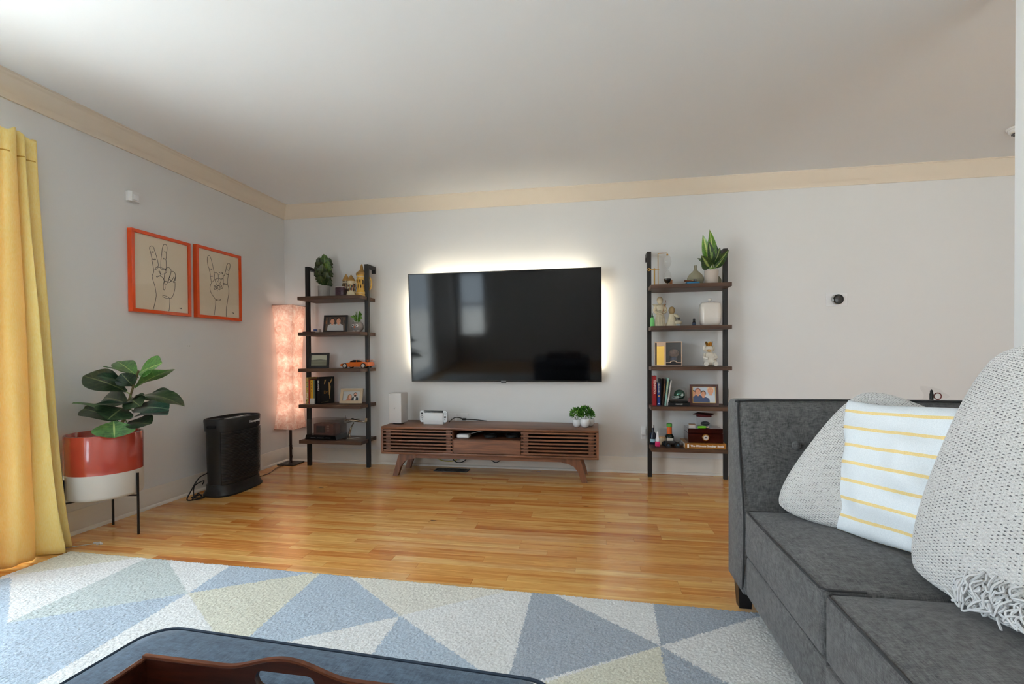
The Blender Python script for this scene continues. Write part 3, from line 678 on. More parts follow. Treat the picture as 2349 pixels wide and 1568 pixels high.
# ------------------------------------------------------------------ rug: cut pile with triangles
RX0, RX1, RY0, RY1 = 0.272, 3.74, -4.55, -2.150
RA = math.radians(-1.3)
rug_polys = [
 ('cream', [(0.272, -2.112), (0.722, -2.158), (0.309, -2.424), (0.184, -2.21)]),
 ('blue', [(0.274, -2.542), (0.316, -2.436), (0.762, -2.747), (0.883, -2.921)]),
 ('sage', [(0.75, -2.143), (0.818, -2.133), (1.249, -2.443), (0.762, -2.747)]),
 ('blue', [(1.249, -2.443), (0.762, -2.747), (0.384, -3.002), (1.203, -3.547), (1.259, -3.007)]),
 ('blue', [(1.226, -2.141), (1.7, -2.162), (1.249, -2.443)]),
 ('cream', [(1.249, -2.443), (1.7, -2.162), (1.725, -2.189), (1.735, -2.784)]),
 ('blue', [(1.7, -2.162), (1.806, -2.163), (2.206, -2.468), (1.735, -2.784)]),
 ('offwhite', [(2.206, -2.468), (1.839, -2.184), (2.591, -2.205)]),
 ('blue', [(2.206, -2.468), (2.208, -3.082), (2.676, -2.792)]),
 ('slate', [(2.68, -2.191), (2.748, -2.195), (3.159, -2.507), (2.678, -2.801)]),
 ('slate', [(3.17, -2.214), (3.743, -2.19), (3.771, -2.119), (3.159, -2.507)]),
 ('cream', [(3.159, -2.507), (2.681, -2.819), (3.151, -2.828)]),
 ('slate', [(3.159, -2.507), (3.151, -2.828), (3.451, -2.779)]),
 ('sage', [(1.735, -2.784), (1.876, -3.254), (2.208, -3.082)]),
]
def pile(name, c, d):
    m, n, p = base(name)
    v = n.coord('Object')
    f = n.noise(v, 190, 3, 0.6); g = n.noise(v, 460, 2, 0.6)
    k = n.math('ADD', n.math('MULTIPLY', f, 0.6), n.math('MULTIPLY', g, 0.4))
    n.l.new(n.ramp(k, [(0.36, d), (0.58, c)]), p.inputs['Base Color'])
    p.inputs['Roughness'].default_value = 0.95; p.inputs['Specular IOR Level'].default_value = 0.1; p.inputs['Sheen Weight'].default_value = 0.25
    n.l.new(n.bump(k, 0.6, 0.004), p.inputs['Normal'])
    return m
rug_mats = {'white': pile('ivory pile', C(232, 232, 230), C(204, 204, 202)), 'cream': pile('cream pile', C(220, 218, 202), C(192, 188, 168)),
            'blue': pile('blue grey pile', C(182, 195, 207), C(152, 167, 183)), 'slate': pile('slate grey pile', C(172, 180, 189), C(138, 148, 160)),
            'sage': pile('sage grey pile', C(198, 205, 203), C(168, 178, 175)), 'offwhite': pile('off white pile', C(228, 225, 214), C(200, 196, 184))}
order = list(rug_mats)
def in_poly(px, py, poly):
    r = np.zeros(px.shape, bool); n = len(poly); j = n - 1
    for i in range(n):
        xi, yi = poly[i]; xj, yj = poly[j]
        c = ((yi > py) != (yj > py)) & (px < (xj - xi) * (py - yi) / (yj - yi + 1e-12) + xi)
        r ^= c; j = i
    return r
step = 0.0037
gx = np.arange(RX0, RX1, step); gy = np.concatenate([np.arange(RY0, -3.5, 0.02), np.arange(-3.5, RY1, step)])
nx, ny = len(gx), len(gy)
X, Y = np.meshgrid(gx, gy); rng = np.random.default_rng(3)
jx = rng.normal(0, 0.0009, X.shape); jy = rng.normal(0, 0.0009, X.shape)
edge = (X < RX0 + 0.006) | (X > RX1 - 0.008) | (Y > RY1 - 0.006) | (Y < RY0 + 0.004)
Z = 0.0105 + rng.uniform(0, 0.0036, X.shape) + 0.0008 * np.sin(X * 23) * np.sin(Y * 31)
Z[edge] = 0.0015; jx[edge] *= 1.6; jy[edge] *= 1.6
ccx, ccy = RX0, RY1
Xr = ccx + (X - ccx + jx) * math.cos(RA) - (Y - ccy + jy) * math.sin(RA)
Yr = ccy + (X - ccx + jx) * math.sin(RA) + (Y - ccy + jy) * math.cos(RA)
V = np.stack([Xr.ravel(), Yr.ravel(), Z.ravel()], 1)
idx = np.arange(nx * ny).reshape(ny, nx)
F = np.stack([idx[:-1, :-1].ravel(), idx[:-1, 1:].ravel(), idx[1:, 1:].ravel(), idx[1:, :-1].ravel()], 1)
mx_ = (Xr[:-1, :-1] + Xr[1:, 1:]).ravel() / 2 + rng.normal(0, 0.0022, len(F)); my_ = (Yr[:-1, :-1] + Yr[1:, 1:]).ravel() / 2 + rng.normal(0, 0.0022, len(F))
MI = np.zeros(len(F), np.int32)
for nm, poly in rug_polys: MI[in_poly(mx_, my_, poly)] = order.index(nm)
me = bpy.data.meshes.new('rug'); me.vertices.add(len(V)); me.vertices.foreach_set('co', V.ravel())
me.loops.add(len(F) * 4); me.loops.foreach_set('vertex_index', F.ravel().astype(np.int32))
me.polygons.add(len(F)); me.polygons.foreach_set('loop_start', np.arange(0, len(F) * 4, 4, dtype=np.int32))
for k in order: me.materials.append(rug_mats[k])
me.polygons.foreach_set('material_index', MI); me.update(calc_edges=True); me.shade_smooth()
rug = bpy.data.objects.new('rug', me); COL.objects.link(rug)
tag(rug, 'large pale rug with blue, cream and grey triangles', 'rug')

# ------------------------------------------------------------------ sectional sofa
sofa_m = linen('charcoal linen', C(56, 56, 56), C(110, 109, 108), 1.9)
pipe_m = M('charcoal piping', C(50, 50, 51), 0.9)
legw = M('espresso leg', (0.012, 0.009, 0.008), 0.35)
SX = 3.482; SB = 4.455
RT = 0.0168       # rug top under the legs
def ribbon(b, pts, r=0.0036): b.tube(spline(pts, 6), r, 6)
def cushion(y0, y1, name_parent, ox, oy):
    """box cushion with crowned top, soft edges"""
    bm = bmesh.new(); bmesh.ops.create_cube(bm, size=1.0)
    x0, x1, z0, z1 = SX + 0.004, 4.22, 0.262, 0.428
    for v in bm.verts: v.co = Vector(((x0 + x1) / 2 + v.co.x * (x1 - x0), (y0 + y1) / 2 + v.co.y * (y1 - y0), (z0 + z1) / 2 + v.co.z * (z1 - z0)))
    bmesh.ops.subdivide_edges(bm, edges=list(bm.edges), cuts=9, use_grid_fill=True)
    for v in bm.verts:
        s = (v.co.x - x0) / (x1 - x0); q = (v.co.y - y0) / (y1 - y0); h = (v.co.z - z0) / (z1 - z0)
        crown = (1 - (2 * s - 1) ** 4) * (1 - (2 * q - 1) ** 4)
        v.co.z += 0.028 * crown * max(0, h * 2 - 1)
        fb = (1 - (2 * q - 1) ** 4) * (1 - (2 * h - 1) ** 2)
        if s < 0.02: v.co.x -= 0.008 * fb
        sb = (1 - (2 * h - 1) ** 2)
        if q < 0.02: v.co.y -= 0.0
        c = min(s * (x1 - x0), (1 - s) * (x1 - x0)); d = min(q * (y1 - y0), (1 - q) * (y1 - y0))
    b = MB(); b.bm(bm); b.xf(T(-ox, -oy, 0)); o = b.build('seat_cushion', sofa_m, name_parent, smooth=70)
    md = o.modifiers.new('soft', 'BEVEL'); md.width = 0.012; md.segments = 3; md.limit_method = 'ANGLE'; md.angle_limit = math.radians(50)
    p = MB(); e = 0.006
    for z in (z1 - 0.001,):
        zo = z
        front = [(x0 + 0.10, y1 - 0.003, zo), (x0 + 0.014, y1 - 0.003, zo), (x0 + 0.001, y1 - 0.016, zo), (x0 - 0.003, (y0 + y1) / 2, zo), (x0 + 0.001, y0 + 0.016, zo), (x0 + 0.014, y0 + 0.003, zo), (x0 + 0.10, y0 + 0.003, zo)]
        pts = []
        for a_, b_ in zip(front[:-1], front[1:]): pts += [tuple(a_[q] + (b_[q] - a_[q]) * k / 6 for q in range(3)) for k in range(6)]
        p.tube(pts + [front[-1]], 0.0030, 6)
    p.xf(T(-ox, -oy, 0)); p.build('piping', M('cushion piping', C(58, 58, 59), 0.9), o)
    return o
# arm end section
ox, oy = 3.97, -2.50
t = thing('sofa_section', 'charcoal sofa end section with high button tufted arm', 'sofa', (ox, oy, RT), group='sections of the charcoal sectional sofa')
def up(o): o.location.z -= RT; return o
arm_prof = [(-2.095, 0.115), (-2.098, 0.45), (-2.090, 0.79), (-2.098, 0.815), (-2.115, 0.824), (-2.215, 0.828), (-2.232, 0.820), (-2.240, 0.79), (-2.262, 0.68), (-2.295, 0.52), (-2.310, 0.43), (-2.312, 0.262), (-2.312, 0.115)]
nA = 24; vs = []; fs = []
xs = [SX + 0.0, SX + 0.006, SX + 0.02] + [SX + 0.02 + (SB - SX - 0.04) * k / nA for k in range(1, nA)] + [SB - 0.02, SB - 0.006, SB]
for x in xs:
    inset = 0.010 if x in (xs[0], xs[-1]) else (0.003 if x in (xs[1], xs[-2]) else 0)
    for k, (y, z) in enumerate(arm_prof):
        yy = y + (-inset if y > -2.2 else inset); zz = z - (inset if z > 0.8 else 0)
        if 0.45 < z < 0.82 and y < -2.2:
            bulge = 0.014 * (1 - ((x - (SX + SB) / 2) / ((SB - SX) / 2)) ** 6)
            dip = sum(0.020 * math.exp(-((x - bx) ** 2 + (z - 0.665) ** 2) / 0.006) for bx in (3.675, 4.02))
            yy += -bulge + dip
        vs.append((x - ox, yy - oy, zz))
n_ = len(arm_prof)
for i in range(len(xs) - 1):
    for k in range(n_): fs.append((i * n_ + k, i * n_ + (k + 1) % n_, (i + 1) * n_ + (k + 1) % n_, (i + 1) * n_ + k))
fs.append(list(range(n_))); fs.append([(len(xs) - 1) * n_ + k for k in range(n_)][::-1])
b = MB(); b.add(vs, fs); arm = up(b.build('arm', sofa_m, t, smooth=60))
b = MB()
ribbon(b, [(SX - 0.001, -2.298, 0.13), (SX - 0.002, -2.318, 0.28), (SX - 0.002, -2.316, 0.43), (SX - 0.001, -2.272, 0.62), (SX, -2.244, 0.76), (SX + 0.004, -2.233, 0.815), (SX + 0.03, -2.231, 0.826), (3.9, -2.236, 0.830), (SB, -2.233, 0.826)])
b.xf(T(-ox, -oy, 0)); b.build('piping', pipe_m, arm)
for bx in (3.675, 4.02):
    b = MB(); b.ball((bx - ox, -2.273 - oy, 0.665), 0.016, 0.011, 0.016); b.build('button', sofa_m, arm)
b = MB(); b.rbox(SX + 0.006 - ox, SB - ox, -2.928 - oy, -2.3125 - oy, 0.115, 0.260, 0.010, 2); up(b.build('seat_base', sofa_m, t))
b = MB(); b.rbox(4.225 - ox, SB - ox, -2.928 - oy, -2.313 - oy, 0.262, 0.826, 0.025, 3); bk = up(b.build('backrest', sofa_m, t))
b = MB(); b.tube([(4.235 - ox, -2.925 - oy, 0.820), (4.235 - ox, -2.32 - oy, 0.820)], 0.0045, 6); b.build('piping', pipe_m, bk)
up(cushion(-2.915, -2.316, t, ox, oy))
for x, y in ((3.515, -2.195), (4.40, -2.185), (3.515, -2.87), (4.40, -2.87)):
    b = MB(); q = 0.028; q2 = 0.022; zb = RT
    b.add([(x - ox - q2, y - oy - q2, zb), (x - ox + q2, y - oy - q2, zb), (x - ox + q2, y - oy + q2, zb), (x - ox - q2, y - oy + q2, zb), (x - ox - q, y - oy - q, 0.1149), (x - ox + q, y - oy - q, 0.1149), (x - ox + q, y - oy + q, 0.1149), (x - ox - q, y - oy + q, 0.1149)],
          [(3, 2, 1, 0), (4, 5, 6, 7), (0, 1, 5, 4), (1, 2, 6, 5), (2, 3, 7, 6), (3, 0, 4, 7)]); up(b.build('leg', legw, t, smooth=0))
# armless section
oy2 = -3.25
t = thing('sofa_section', 'charcoal armless sofa section nearest the viewer', 'sofa', (ox, oy2, RT), group='sections of the charcoal sectional sofa')
b = MB(); b.rbox(SX + 0.0 - ox, SB - ox, -3.60 - oy2, -2.936 - oy2, 0.115, 0.260, 0.010, 2); up(b.build('seat_base', sofa_m, t))
b = MB(); b.rbox(4.225 - ox, SB - ox, -3.60 - oy2, -2.936 - oy2, 0.262, 0.826, 0.025, 3); bk = up(b.build('backrest', sofa_m, t))
b = MB(); b.tube([(4.235 - ox, -3.59 - oy2, 0.820), (4.235 - ox, -2.94 - oy2, 0.820)], 0.0045, 6); b.build('piping', pipe_m, bk)
up(cushion(-3.60, -2.930, t, ox, oy2))
for x, y in ((3.515, -2.98), (4.40, -2.98), (3.515, -3.56), (4.40, -3.56)):
    b = MB(); b.box(x - ox - 0.025, x - ox + 0.025, y - oy2 - 0.025, y - oy2 + 0.025, RT, 0.1149); up(b.build('leg', legw, t, smooth=0))

# ------------------------------------------------------------------ pillows
def pillow(name, label, cat, P0, P1, P2, P3, th, mat, n=120, relief=None, group=None, puff=0.36, wr=0.0, seed=0, corner=0.10, edge_in=0.045, wavy=0.0):
    """P0 bottom-left, P1 top-left, P2 top-right, P3 bottom-right seen from the front"""
    P0, P1, P2, P3 = (Vector(p) for p in (P0, P1, P2, P3)); c = (P0 + P1 + P2 + P3) / 4
    nrm = (P3 - P0).cross(P1 - P0).normalized()
    t = thing(name, label, cat, (c.x, c.y, min(P0.z, P3.z) - 0.0), group=group); o0 = Vector(t.location)
    b = MB(); rs = random.Random(seed)
    ph = [rs.uniform(0, 6.28) for _ in range(8)]
    for side in (1, -1):
        def fn(u, v):
            s, q = 2 * u - 1, 2 * v - 1
            pin = edge_in                    # edges draw in between the corners
            s2 = s * (1 - pin * (1 - q * q)); q2 = q * (1 - pin * (1 - s * s))
            k_ = 1 - corner * (s * s * q * q) ** 1.5; s2 *= k_; q2 *= k_
            if wavy: s2 += wavy * s * s * s * s * math.sin(6.5 * q + 0.8 + s) * (1 if s < 0 else -1); q2 += wavy * 0.6 * q ** 4 * math.sin(5 * s + 1)
            uu, vv = (s2 + 1) / 2, (q2 + 1) / 2
            p = P0 * (1 - uu) * (1 - vv) + P3 * uu * (1 - vv) + P2 * uu * vv + P1 * (1 - uu) * vv
            h = (max(0, 1 - s * s) * max(0, 1 - q * q)) ** puff
            d = th * h
            if wr:
                d += wr * h * (math.sin(9 * s + 3 * q + ph[0]) * 0.5 + math.sin(4 * q - 7 * s + ph[1]) * 0.4 + math.sin(13 * q + 2 * s + ph[2]) * 0.35)
            if relief: d += relief(u, v) * min(1, 6 * h)
            return (p + nrm * d * side - o0)[:]
        b.sheet(fn, n, n)
    o = b.build('cover', mat, t, smooth=75, fix=False)
    me = o.data; bm = bmesh.new(); bm.from_mesh(me); bmesh.ops.remove_doubles(bm, verts=bm.verts, dist=0.0002); bmesh.ops.recalc_face_normals(bm, faces=bm.faces); bm.to_mesh(me); bm.free()
    return t, o0, nrm
NU, NV = 64, 84
def knit_h(u, v):
    a = u * NU; k = math.floor(a); fu = a - k - 0.5
    fv = v * NV + (0.5 if k % 2 else 0.0) + 0.3 * abs(fu); fv = fv - math.floor(fv) - 0.5
    return 0.0016 * (math.cos(2 * PI * fv) * 0.5 + 0.5) * (1 - 1.4 * fu * fu) - 0.0012 * (abs(fv) > 0.35)
def knit_mat():
    m, n, p = base('chunky grey knit')
    uv = n.new('ShaderNodeUVMap'); sp = n.new('ShaderNodeSeparateXYZ'); n.l.new(uv.outputs[0], sp.inputs[0])
    a = n.math('MULTIPLY', sp.outputs[0], float(NU)); k = n.math('FLOOR', a); fu = n.math('SUBTRACT', n.math('SUBTRACT', a, k), 0.5)
    off = n.math('MULTIPLY', n.math('MODULO', k, 2.0), 0.5)
    b = n.math('ADD', n.math('ADD', n.math('MULTIPLY', sp.outputs[1], float(NV)), off), n.math('MULTIPLY', n.math('ABSOLUTE', fu), 0.3))
    r = n.math('FLOOR', n.math('ADD', b, 0.5)); fv = n.math('SUBTRACT', b, r)
    q = n.math('ADD', n.math('POWER', n.math('ABSOLUTE', n.math('DIVIDE', fu, 0.36)), 2.0), n.math('POWER', n.math('ABSOLUTE', n.math('DIVIDE', fv, 0.17)), 2.0))
    cv = n.new('ShaderNodeCombineXYZ'); n.l.new(k, cv.inputs[0]); n.l.new(r, cv.inputs[1])
    wn = n.new('ShaderNodeTexWhiteNoise', noise_dimensions='2D'); n.l.new(cv.outputs[0], wn.inputs[0])
    big = n.noise(n.coord('Object'), 6, 2)
    size = n.math('ADD', n.math('MULTIPLY', wn.outputs[0], 0.9), n.math('MULTIPLY', n.math('SUBTRACT', big, 0.5), 1.4))
    hole = n.math('LESS_THAN', q, size)
    fib = n.noise(n.coord('Object', (1, 1, 1)), 420, 3)
    yarn = n.ramp(fib, [(0.3, C(192, 190, 187)), (0.7, C(226, 224, 221))])
    n.l.new(n.mix(n.math('MULTIPLY', hole, 0.85), yarn, C(60, 60, 64)), p.inputs['Base Color'])
    p.inputs['Roughness'].default_value = 0.95; p.inputs['Specular IOR Level'].default_value = 0.1; p.inputs['Sheen Weight'].default_value = 0.2
    st_ = n.math('SUBTRACT', n.math('COSINE', n.math('MULTIPLY', fv, 6.2832)), n.math('MULTIPLY', n.math('MULTIPLY', fu, fu), 3.0))
    n.l.new(n.bump(n.math('ADD', n.math('MULTIPLY', fib, 0.5), n.math('MULTIPLY', st_, -0.35)), 0.7, 0.003), p.inputs['Normal'])
    return m
knit = knit_mat()
def stripe_mat():
    m, n, p = base('striped pillow cotton')
    uv = n.new('ShaderNodeUVMap'); sp = n.new('ShaderNodeSeparateXYZ'); n.l.new(uv.outputs[0], sp.inputs[0])
    wob = n.math('MULTIPLY', n.math('SUBTRACT', n.noise(n.coord('Object'), 5, 2), 0.5), 0.10)
    f = n.math('FRACT', n.math('ADD', n.math('MULTIPLY', sp.outputs[1], 7.6), n.math('ADD', wob, 0.55)))
    s = n.math('LESS_THAN', n.math('ABSOLUTE', n.math('SUBTRACT', f, 0.5)), 0.085)
    weave = n.noise(n.coord('Object', (500, 500, 500)), 1, 2)
    wh = n.ramp(weave, [(0.3, C(212, 218, 222)), (0.7, C(228, 233, 236))]); ye = n.ramp(weave, [(0.3, C(222, 196, 132)), (0.7, C(238, 214, 156))])  # white cotton tinted cool: blue daylight put into its colour
    n.l.new(n.mix(s, wh, ye), p.inputs['Base Color']); p.inputs['Roughness'].default_value = 0.9; p.inputs['Specular IOR Level'].default_value = 0.15
    n.l.new(n.bump(n.noise(n.coord('Object'), 14, 3), 0.25, 0.01), p.inputs['Normal'])
    return m
pillow('knit_pillow', 'chunky grey knit pillow leaning in the far sofa corner', 'pillow', (3.525, -2.400, 0.462), (3.825, -2.40, 0.905), (4.12, -2.66, 0.72), (3.94, -2.68, 0.44), 0.090, knit, 230, knit_h, 'pillows on the sofa', 0.33, seed=1, corner=0.12, edge_in=-0.03)
pillow('striped_pillow', 'white pillow with thin yellow stripes between two knit pillows', 'pillow', (3.690, -2.545, 0.452), (3.755, -2.470, 0.850), (3.99, -2.895, 0.872), (3.892, -2.955, 0.452), 0.085, stripe_mat(), 120, None, 'pillows on the sofa', 0.38, 0.017, 4, 0.0, 0.05, 0.022)
t, o0, nrm = pillow('knit_pillow', 'large grey knit pillow with frayed yarn edge at right', 'pillow', (3.705, -2.825, 0.440), (3.945, -2.775, 1.025), (4.14, -3.38, 1.05), (3.900, -3.44, 0.440), 0.10, knit, 280, knit_h, 'pillows on the sofa', 0.36, seed=2, corner=0.10, edge_in=-0.005)
# frayed loops of yarn along the lower front edge
fr = MB(); rs = random.Random(5)
e0 = Vector((3.735, -2.935, 0.475)); e1 = Vector((3.86, -3.36, 0.475)); wdir = (e1 - e0).normalized(); updir = Vector((0.28, 0, 0.95)).normalized(); od = -nrm if nrm.x > 0 else nrm
for k in range(190):
    f = 0.16 + 0.84 * rs.random(); p = e0.lerp(e1, f) + od * (0.045 + 0.018 * rs.random()) + updir * rs.uniform(0.0, 0.06)
    L = rs.uniform(0.02, 0.05); a = rs.uniform(-1, 1)
    q = [p, p + updir * -L * 0.4 + wdir * a * 0.012 + od * 0.012, p + updir * -L * 0.9 + wdir * rs.uniform(-0.02, 0.02) + od * 0.006, p + updir * -L * 0.5 + wdir * rs.uniform(-0.03, 0.03) + od * 0.01]
    q = [(v.x, v.y, max(v.z, 0.450)) for v in q]
    fr.tube([(Vector(v) - o0)[:] for v in spline(q, 8)], 0.0024, 5)
tag(fr.build('frayed_yarn', M('grey yarn', C(206, 206, 206), 0.95), t), kind='stuff')
# small things lying on the top edge of the sofa arm
cl = glass('clear plastic', (0.95, 0.95, 0.95))
t = thing('plastic_bag', 'small clear bag with dark lipstick shaped item on the sofa arm', 'bag', (4.185, -2.165, 0.8295))
b = MB(); b.sheet(lambda u, v: (-0.035 + 0.075 * u + 0.010 * math.sin(5 * v), 0.008 * math.sin(9 * u + 4 * v), 0.001 + 0.050 * v * (1 - 0.35 * u * u)), 10, 8); b.build('bag', cl, t, smooth=80, fix=False)
b = MB(); b.lathe([(0.006, 0.0), (0.006, 0.022), (0.005, 0.024), (0.004, 0.034), (0.001, 0.038)], 12, (-0.012, -0.012, 0)); b.build('tube', blk, t)
b = MB(); b.tube([(0.008 + 0.012 * math.cos(a), -0.012, 0.0135 + 0.012 * math.sin(a)) for a in (2 * PI * k / 16 for k in range(16))], 0.002, 5, closed=True); b.build('ring', M('red brown ring', C(120, 50, 44), 0.4), t)

# ------------------------------------------------------------------ ottoman and tray
ott_m = linen('window light tinted linen', C(48, 66, 84), C(88, 108, 128), 1.9)  # same fabric as the sofa, with blue window light put into the colour
OX0, OX1, OY0, OY1, OZ = 1.985, 2.86, -4.05, -3.315, 0.43
ocx, ocy = (OX0 + OX1) / 2, (OY0 + OY1) / 2
t = thing('ottoman', 'slate blue fabric ottoman in the foreground carrying a tray', 'ottoman', (ocx, ocy, RT), math.radians(-3.0))
hx, hy = (OX1 - OX0) / 2, (OY1 - OY0) / 2
def rr(hx, hy, r, n=8):
    out = []
    for cx_, cy_, a0 in ((hx - r, hy - r, 0), (-hx + r, hy - r, PI / 2), (-hx + r, -hy + r, PI), (hx - r, -hy + r, 1.5 * PI)):
        for k in range(n + 1): a = a0 + PI / 2 * k / n; out.append((cx_ + r * math.cos(a), cy_ + r * math.sin(a)))
    return out
def loft(b, secs, cap=True):
    n = len(secs[0][0]); vs = []; fs = []
    for poly, z in secs: vs += [(x, y, z) for x, y in poly]
    for i in range(len(secs) - 1):
        for k in range(n): fs.append((i * n + k, i * n + (k + 1) % n, (i + 1) * n + (k + 1) % n, (i + 1) * n + k))
    if cap: fs.append(list(range(n))[::-1]); fs.append([(len(secs) - 1) * n + k for k in range(n)])
    b.add(vs, fs)
b = MB(); loft(b, [(rr(hx - .012, hy - .012, .05), .10 - RT), (rr(hx, hy, .06), .115 - RT), (rr(hx, hy, .06), .285 - RT)]); b.build('base', ott_m, t)
b = MB(); z = OZ - RT
loft(b, [(rr(hx - .006, hy - .006, .06), .290 - RT), (rr(hx, hy, .06), .30 - RT), (rr(hx + .006, hy + .006, .065), .36 - RT), (rr(hx, hy, .06), z - .018), (rr(hx - .010, hy - .010, .06), z - .006), (rr(hx - .04, hy - .04, .05), z), (rr(hx - .2, hy - .2, .05), z + .002)]); cu = b.build('cushion', ott_m, t)
b = MB(); b.tube([(x, y, z - .011) for x, y in rr(hx + .001, hy + .001, .06)], .0036, 6, closed=True); b.build('piping', M('window light tinted piping', C(40, 54, 70), 0.9), cu)  # piping colour holds the same blue window light
for sx_ in (-1, 1):
    for sy_ in (-1, 1):
        b = MB(); b.lathe([(.018, 0), (.026, .0845)], 16, (sx_ * (hx - .08), sy_ * (hy - .08), 0)); b.build('leg', legw, t)
tray_m = wood('mahogany tray', C(28, 11, 7), C(52, 22, 13), C(74, 34, 20), 'x', 1.5, 0.32, 0.25)
edge_m = wood('worn tray edge', C(58, 26, 15), C(92, 48, 28), C(128, 78, 50), 'x', 1.5, 0.4)
TX0 = 2.190; TXC = 2.457; TY = -3.500; TZB = OZ + 0.0025; TD = 0.34
t = thing('serving_tray', 'dark mahogany serving tray with cut out handles on the ottoman', 'tray', (TXC, TY - TD / 2, TZB), math.radians(-0.5))
tw = TXC - TX0
def edge_z(x):
    a = abs(x); hump = 0.5 + 0.5 * math.cos(PI * min(1, a / 0.115)); rise = max(0, (a - 0.13) / (tw - 0.13)) ** 1.6
    return 0.0695 + 0.0225 * hump
def hand_wall(y0, y1):
    """end wall with slot: profile strips above, below and beside the slot"""
    b = MB(); slot = 0.053; sz0, sz1 = 0.046, 0.074
    xs = [-tw + 2 * tw * k / 160 for k in range(161)]
    for x0, x1 in zip(xs[:-1], xs[1:]):
        def lim(x):
            if abs(x) >= slot: return None
            r = 0.014; d = slot - abs(x)
            if d < r: h = math.sqrt(max(0, r * r - (r - d) ** 2)); return ((sz0 + sz1) / 2 - h, (sz0 + sz1) / 2 + h)
            return (sz0, sz1)
        l0, l1 = lim(x0 * 0.999), lim(x1 * 0.999)
        mid = (sz0 + sz1) / 2
        if l0 is None and l1 is None: b.prism([(x0, 0), (x1, 0), (x1, edge_z(x1)), (x0, edge_z(x0))], 'y', y0, y1)
        else:
            l0 = l0 or (mid, mid); l1 = l1 or (mid, mid)
            b.prism([(x0, 0), (x1, 0), (x1, l1[0]), (x0, l0[0])], 'y', y0, y1)
            b.prism([(x0, l0[1]), (x1, l1[1]), (x1, edge_z(x1)), (x0, edge_z(x0))], 'y', y0, y1)
    return b
for ya, nm in ((TD / 2 - 0.010, 0), (-TD / 2, 1)):
    wl = hand_wall(ya, ya + 0.010).build('handle_wall', tray_m, t, smooth=0)
    b = MB(); b.tube([(-tw + 2 * tw * k / 48, ya + 0.005, edge_z(-tw + 2 * tw * k / 48)) for k in range(49)], 0.0052, 4); b.build('worn_edge', edge_m, wl)
for s in (-1, 1):
    x0 = s * tw; b = MB(); b.prism([(-TD / 2 + .0101, 0), (TD / 2 - .0101, 0), (TD / 2 - .0101, 0.068), (-TD / 2 + .0101, 0.068)], 'x', min(x0, x0 - s * .010), max(x0, x0 - s * .010)); sw = b.build('side_wall', tray_m, t, smooth=0)
    b = MB(); b.tube([(x0 - s * .005, -TD / 2 + .01, .068), (x0 - s * .005, TD / 2 - .01, .068)], .0050, 6); b.build('worn_edge', edge_m, sw)
b = MB(); b.box(-tw + .0101, tw - .0101, -TD / 2 + .0101, TD / 2 - .0101, 0, .008); b.build('tray_floor', tray_m, t, smooth=0)

# ------------------------------------------------------------------ helpers for small things
def book(label, x, yfront, z, th, h, d, col, title=None, tcol=(0.9, 0.9, 0.88), lean=0.0, rz=0.0, tsize=None, tpos=0.5, extra=None, flat=False):
    """upright book, spine to the front; origin at the foot of the spine"""
    t = thing('book', label, 'book', (x, yfront, z), rz, 'books on the ladder shelves')
    Mx = R(lean, 'Y')
    if flat: Mx = T(0, 0, th / 2) @ R(-PI / 2, 'Y') @ T(0, 0, -h / 2)
    cm = M('book cover %d %d %d' % tuple(int(c * 999) for c in col), col, 0.45)
    b = MB(); w2 = th / 2
    b.box(-w2, w2, 0, 0.002, 0, h); b.box(-w2, -w2 + 0.002, 0.002, d, 0, h); b.box(w2 - 0.002, w2, 0.002, d, 0, h)
    b.xf(Mx); b.build('cover', cm, t, smooth=0)
    b = MB(); b.box(-w2 + 0.002, w2 - 0.002, 0.002, d - 0.004, 0.003, h - 0.003); b.xf(Mx); b.build('pages', M('book pages', (0.78, 0.74, 0.66), 0.8), t, smooth=0)
    if title and title[0] == '~':      # lettering too small to read: a row of little strokes
        tm_ = M('print %d %d %d' % tuple(int(c * 99) for c in tcol), tcol, 0.5); b = MB(); rk = random.Random(len(title)); n_ = len(title)
        for k in range(n_):
            zc_ = h * (tpos + 0.24 - 0.48 * k / n_); q_ = w2 * rk.uniform(0.25, 0.5); b.box(-q_, q_, -0.0006, -0.0001, zc_, zc_ + h * 0.30 / n_)
        b.xf(Mx); b.build('spine_lettering', tm_, t, smooth=0)
    elif title:
        ts_ = tsize or th * 0.62
        text_mesh(title, ts_, M('print %d %d %d' % tuple(int(c * 99) for c in tcol), tcol, 0.5), 'title', t, Mx @ T(0, -0.0003, h * tpos) @ FRONT @ R(-PI / 2, 'Z'), 0.0002, bold=ts_ * 0.02)
    if extra: extra(t, Mx, w2, h, d)
    return t
def disc(b, x, z, rx, rz_, y, mi, n=18, a0=0, a1=2 * PI):
    b.add([(x + rx * math.cos(a0 + (a1 - a0) * k / n), y, z + rz_ * math.sin(a0 + (a1 - a0) * k / n)) for k in range(n)], [list(range(n))[::-1]], mi)
def quadp(b, pts, y, mi): b.add([(x, y, z) for x, z in pts], [list(range(len(pts)))[::-1]], mi)
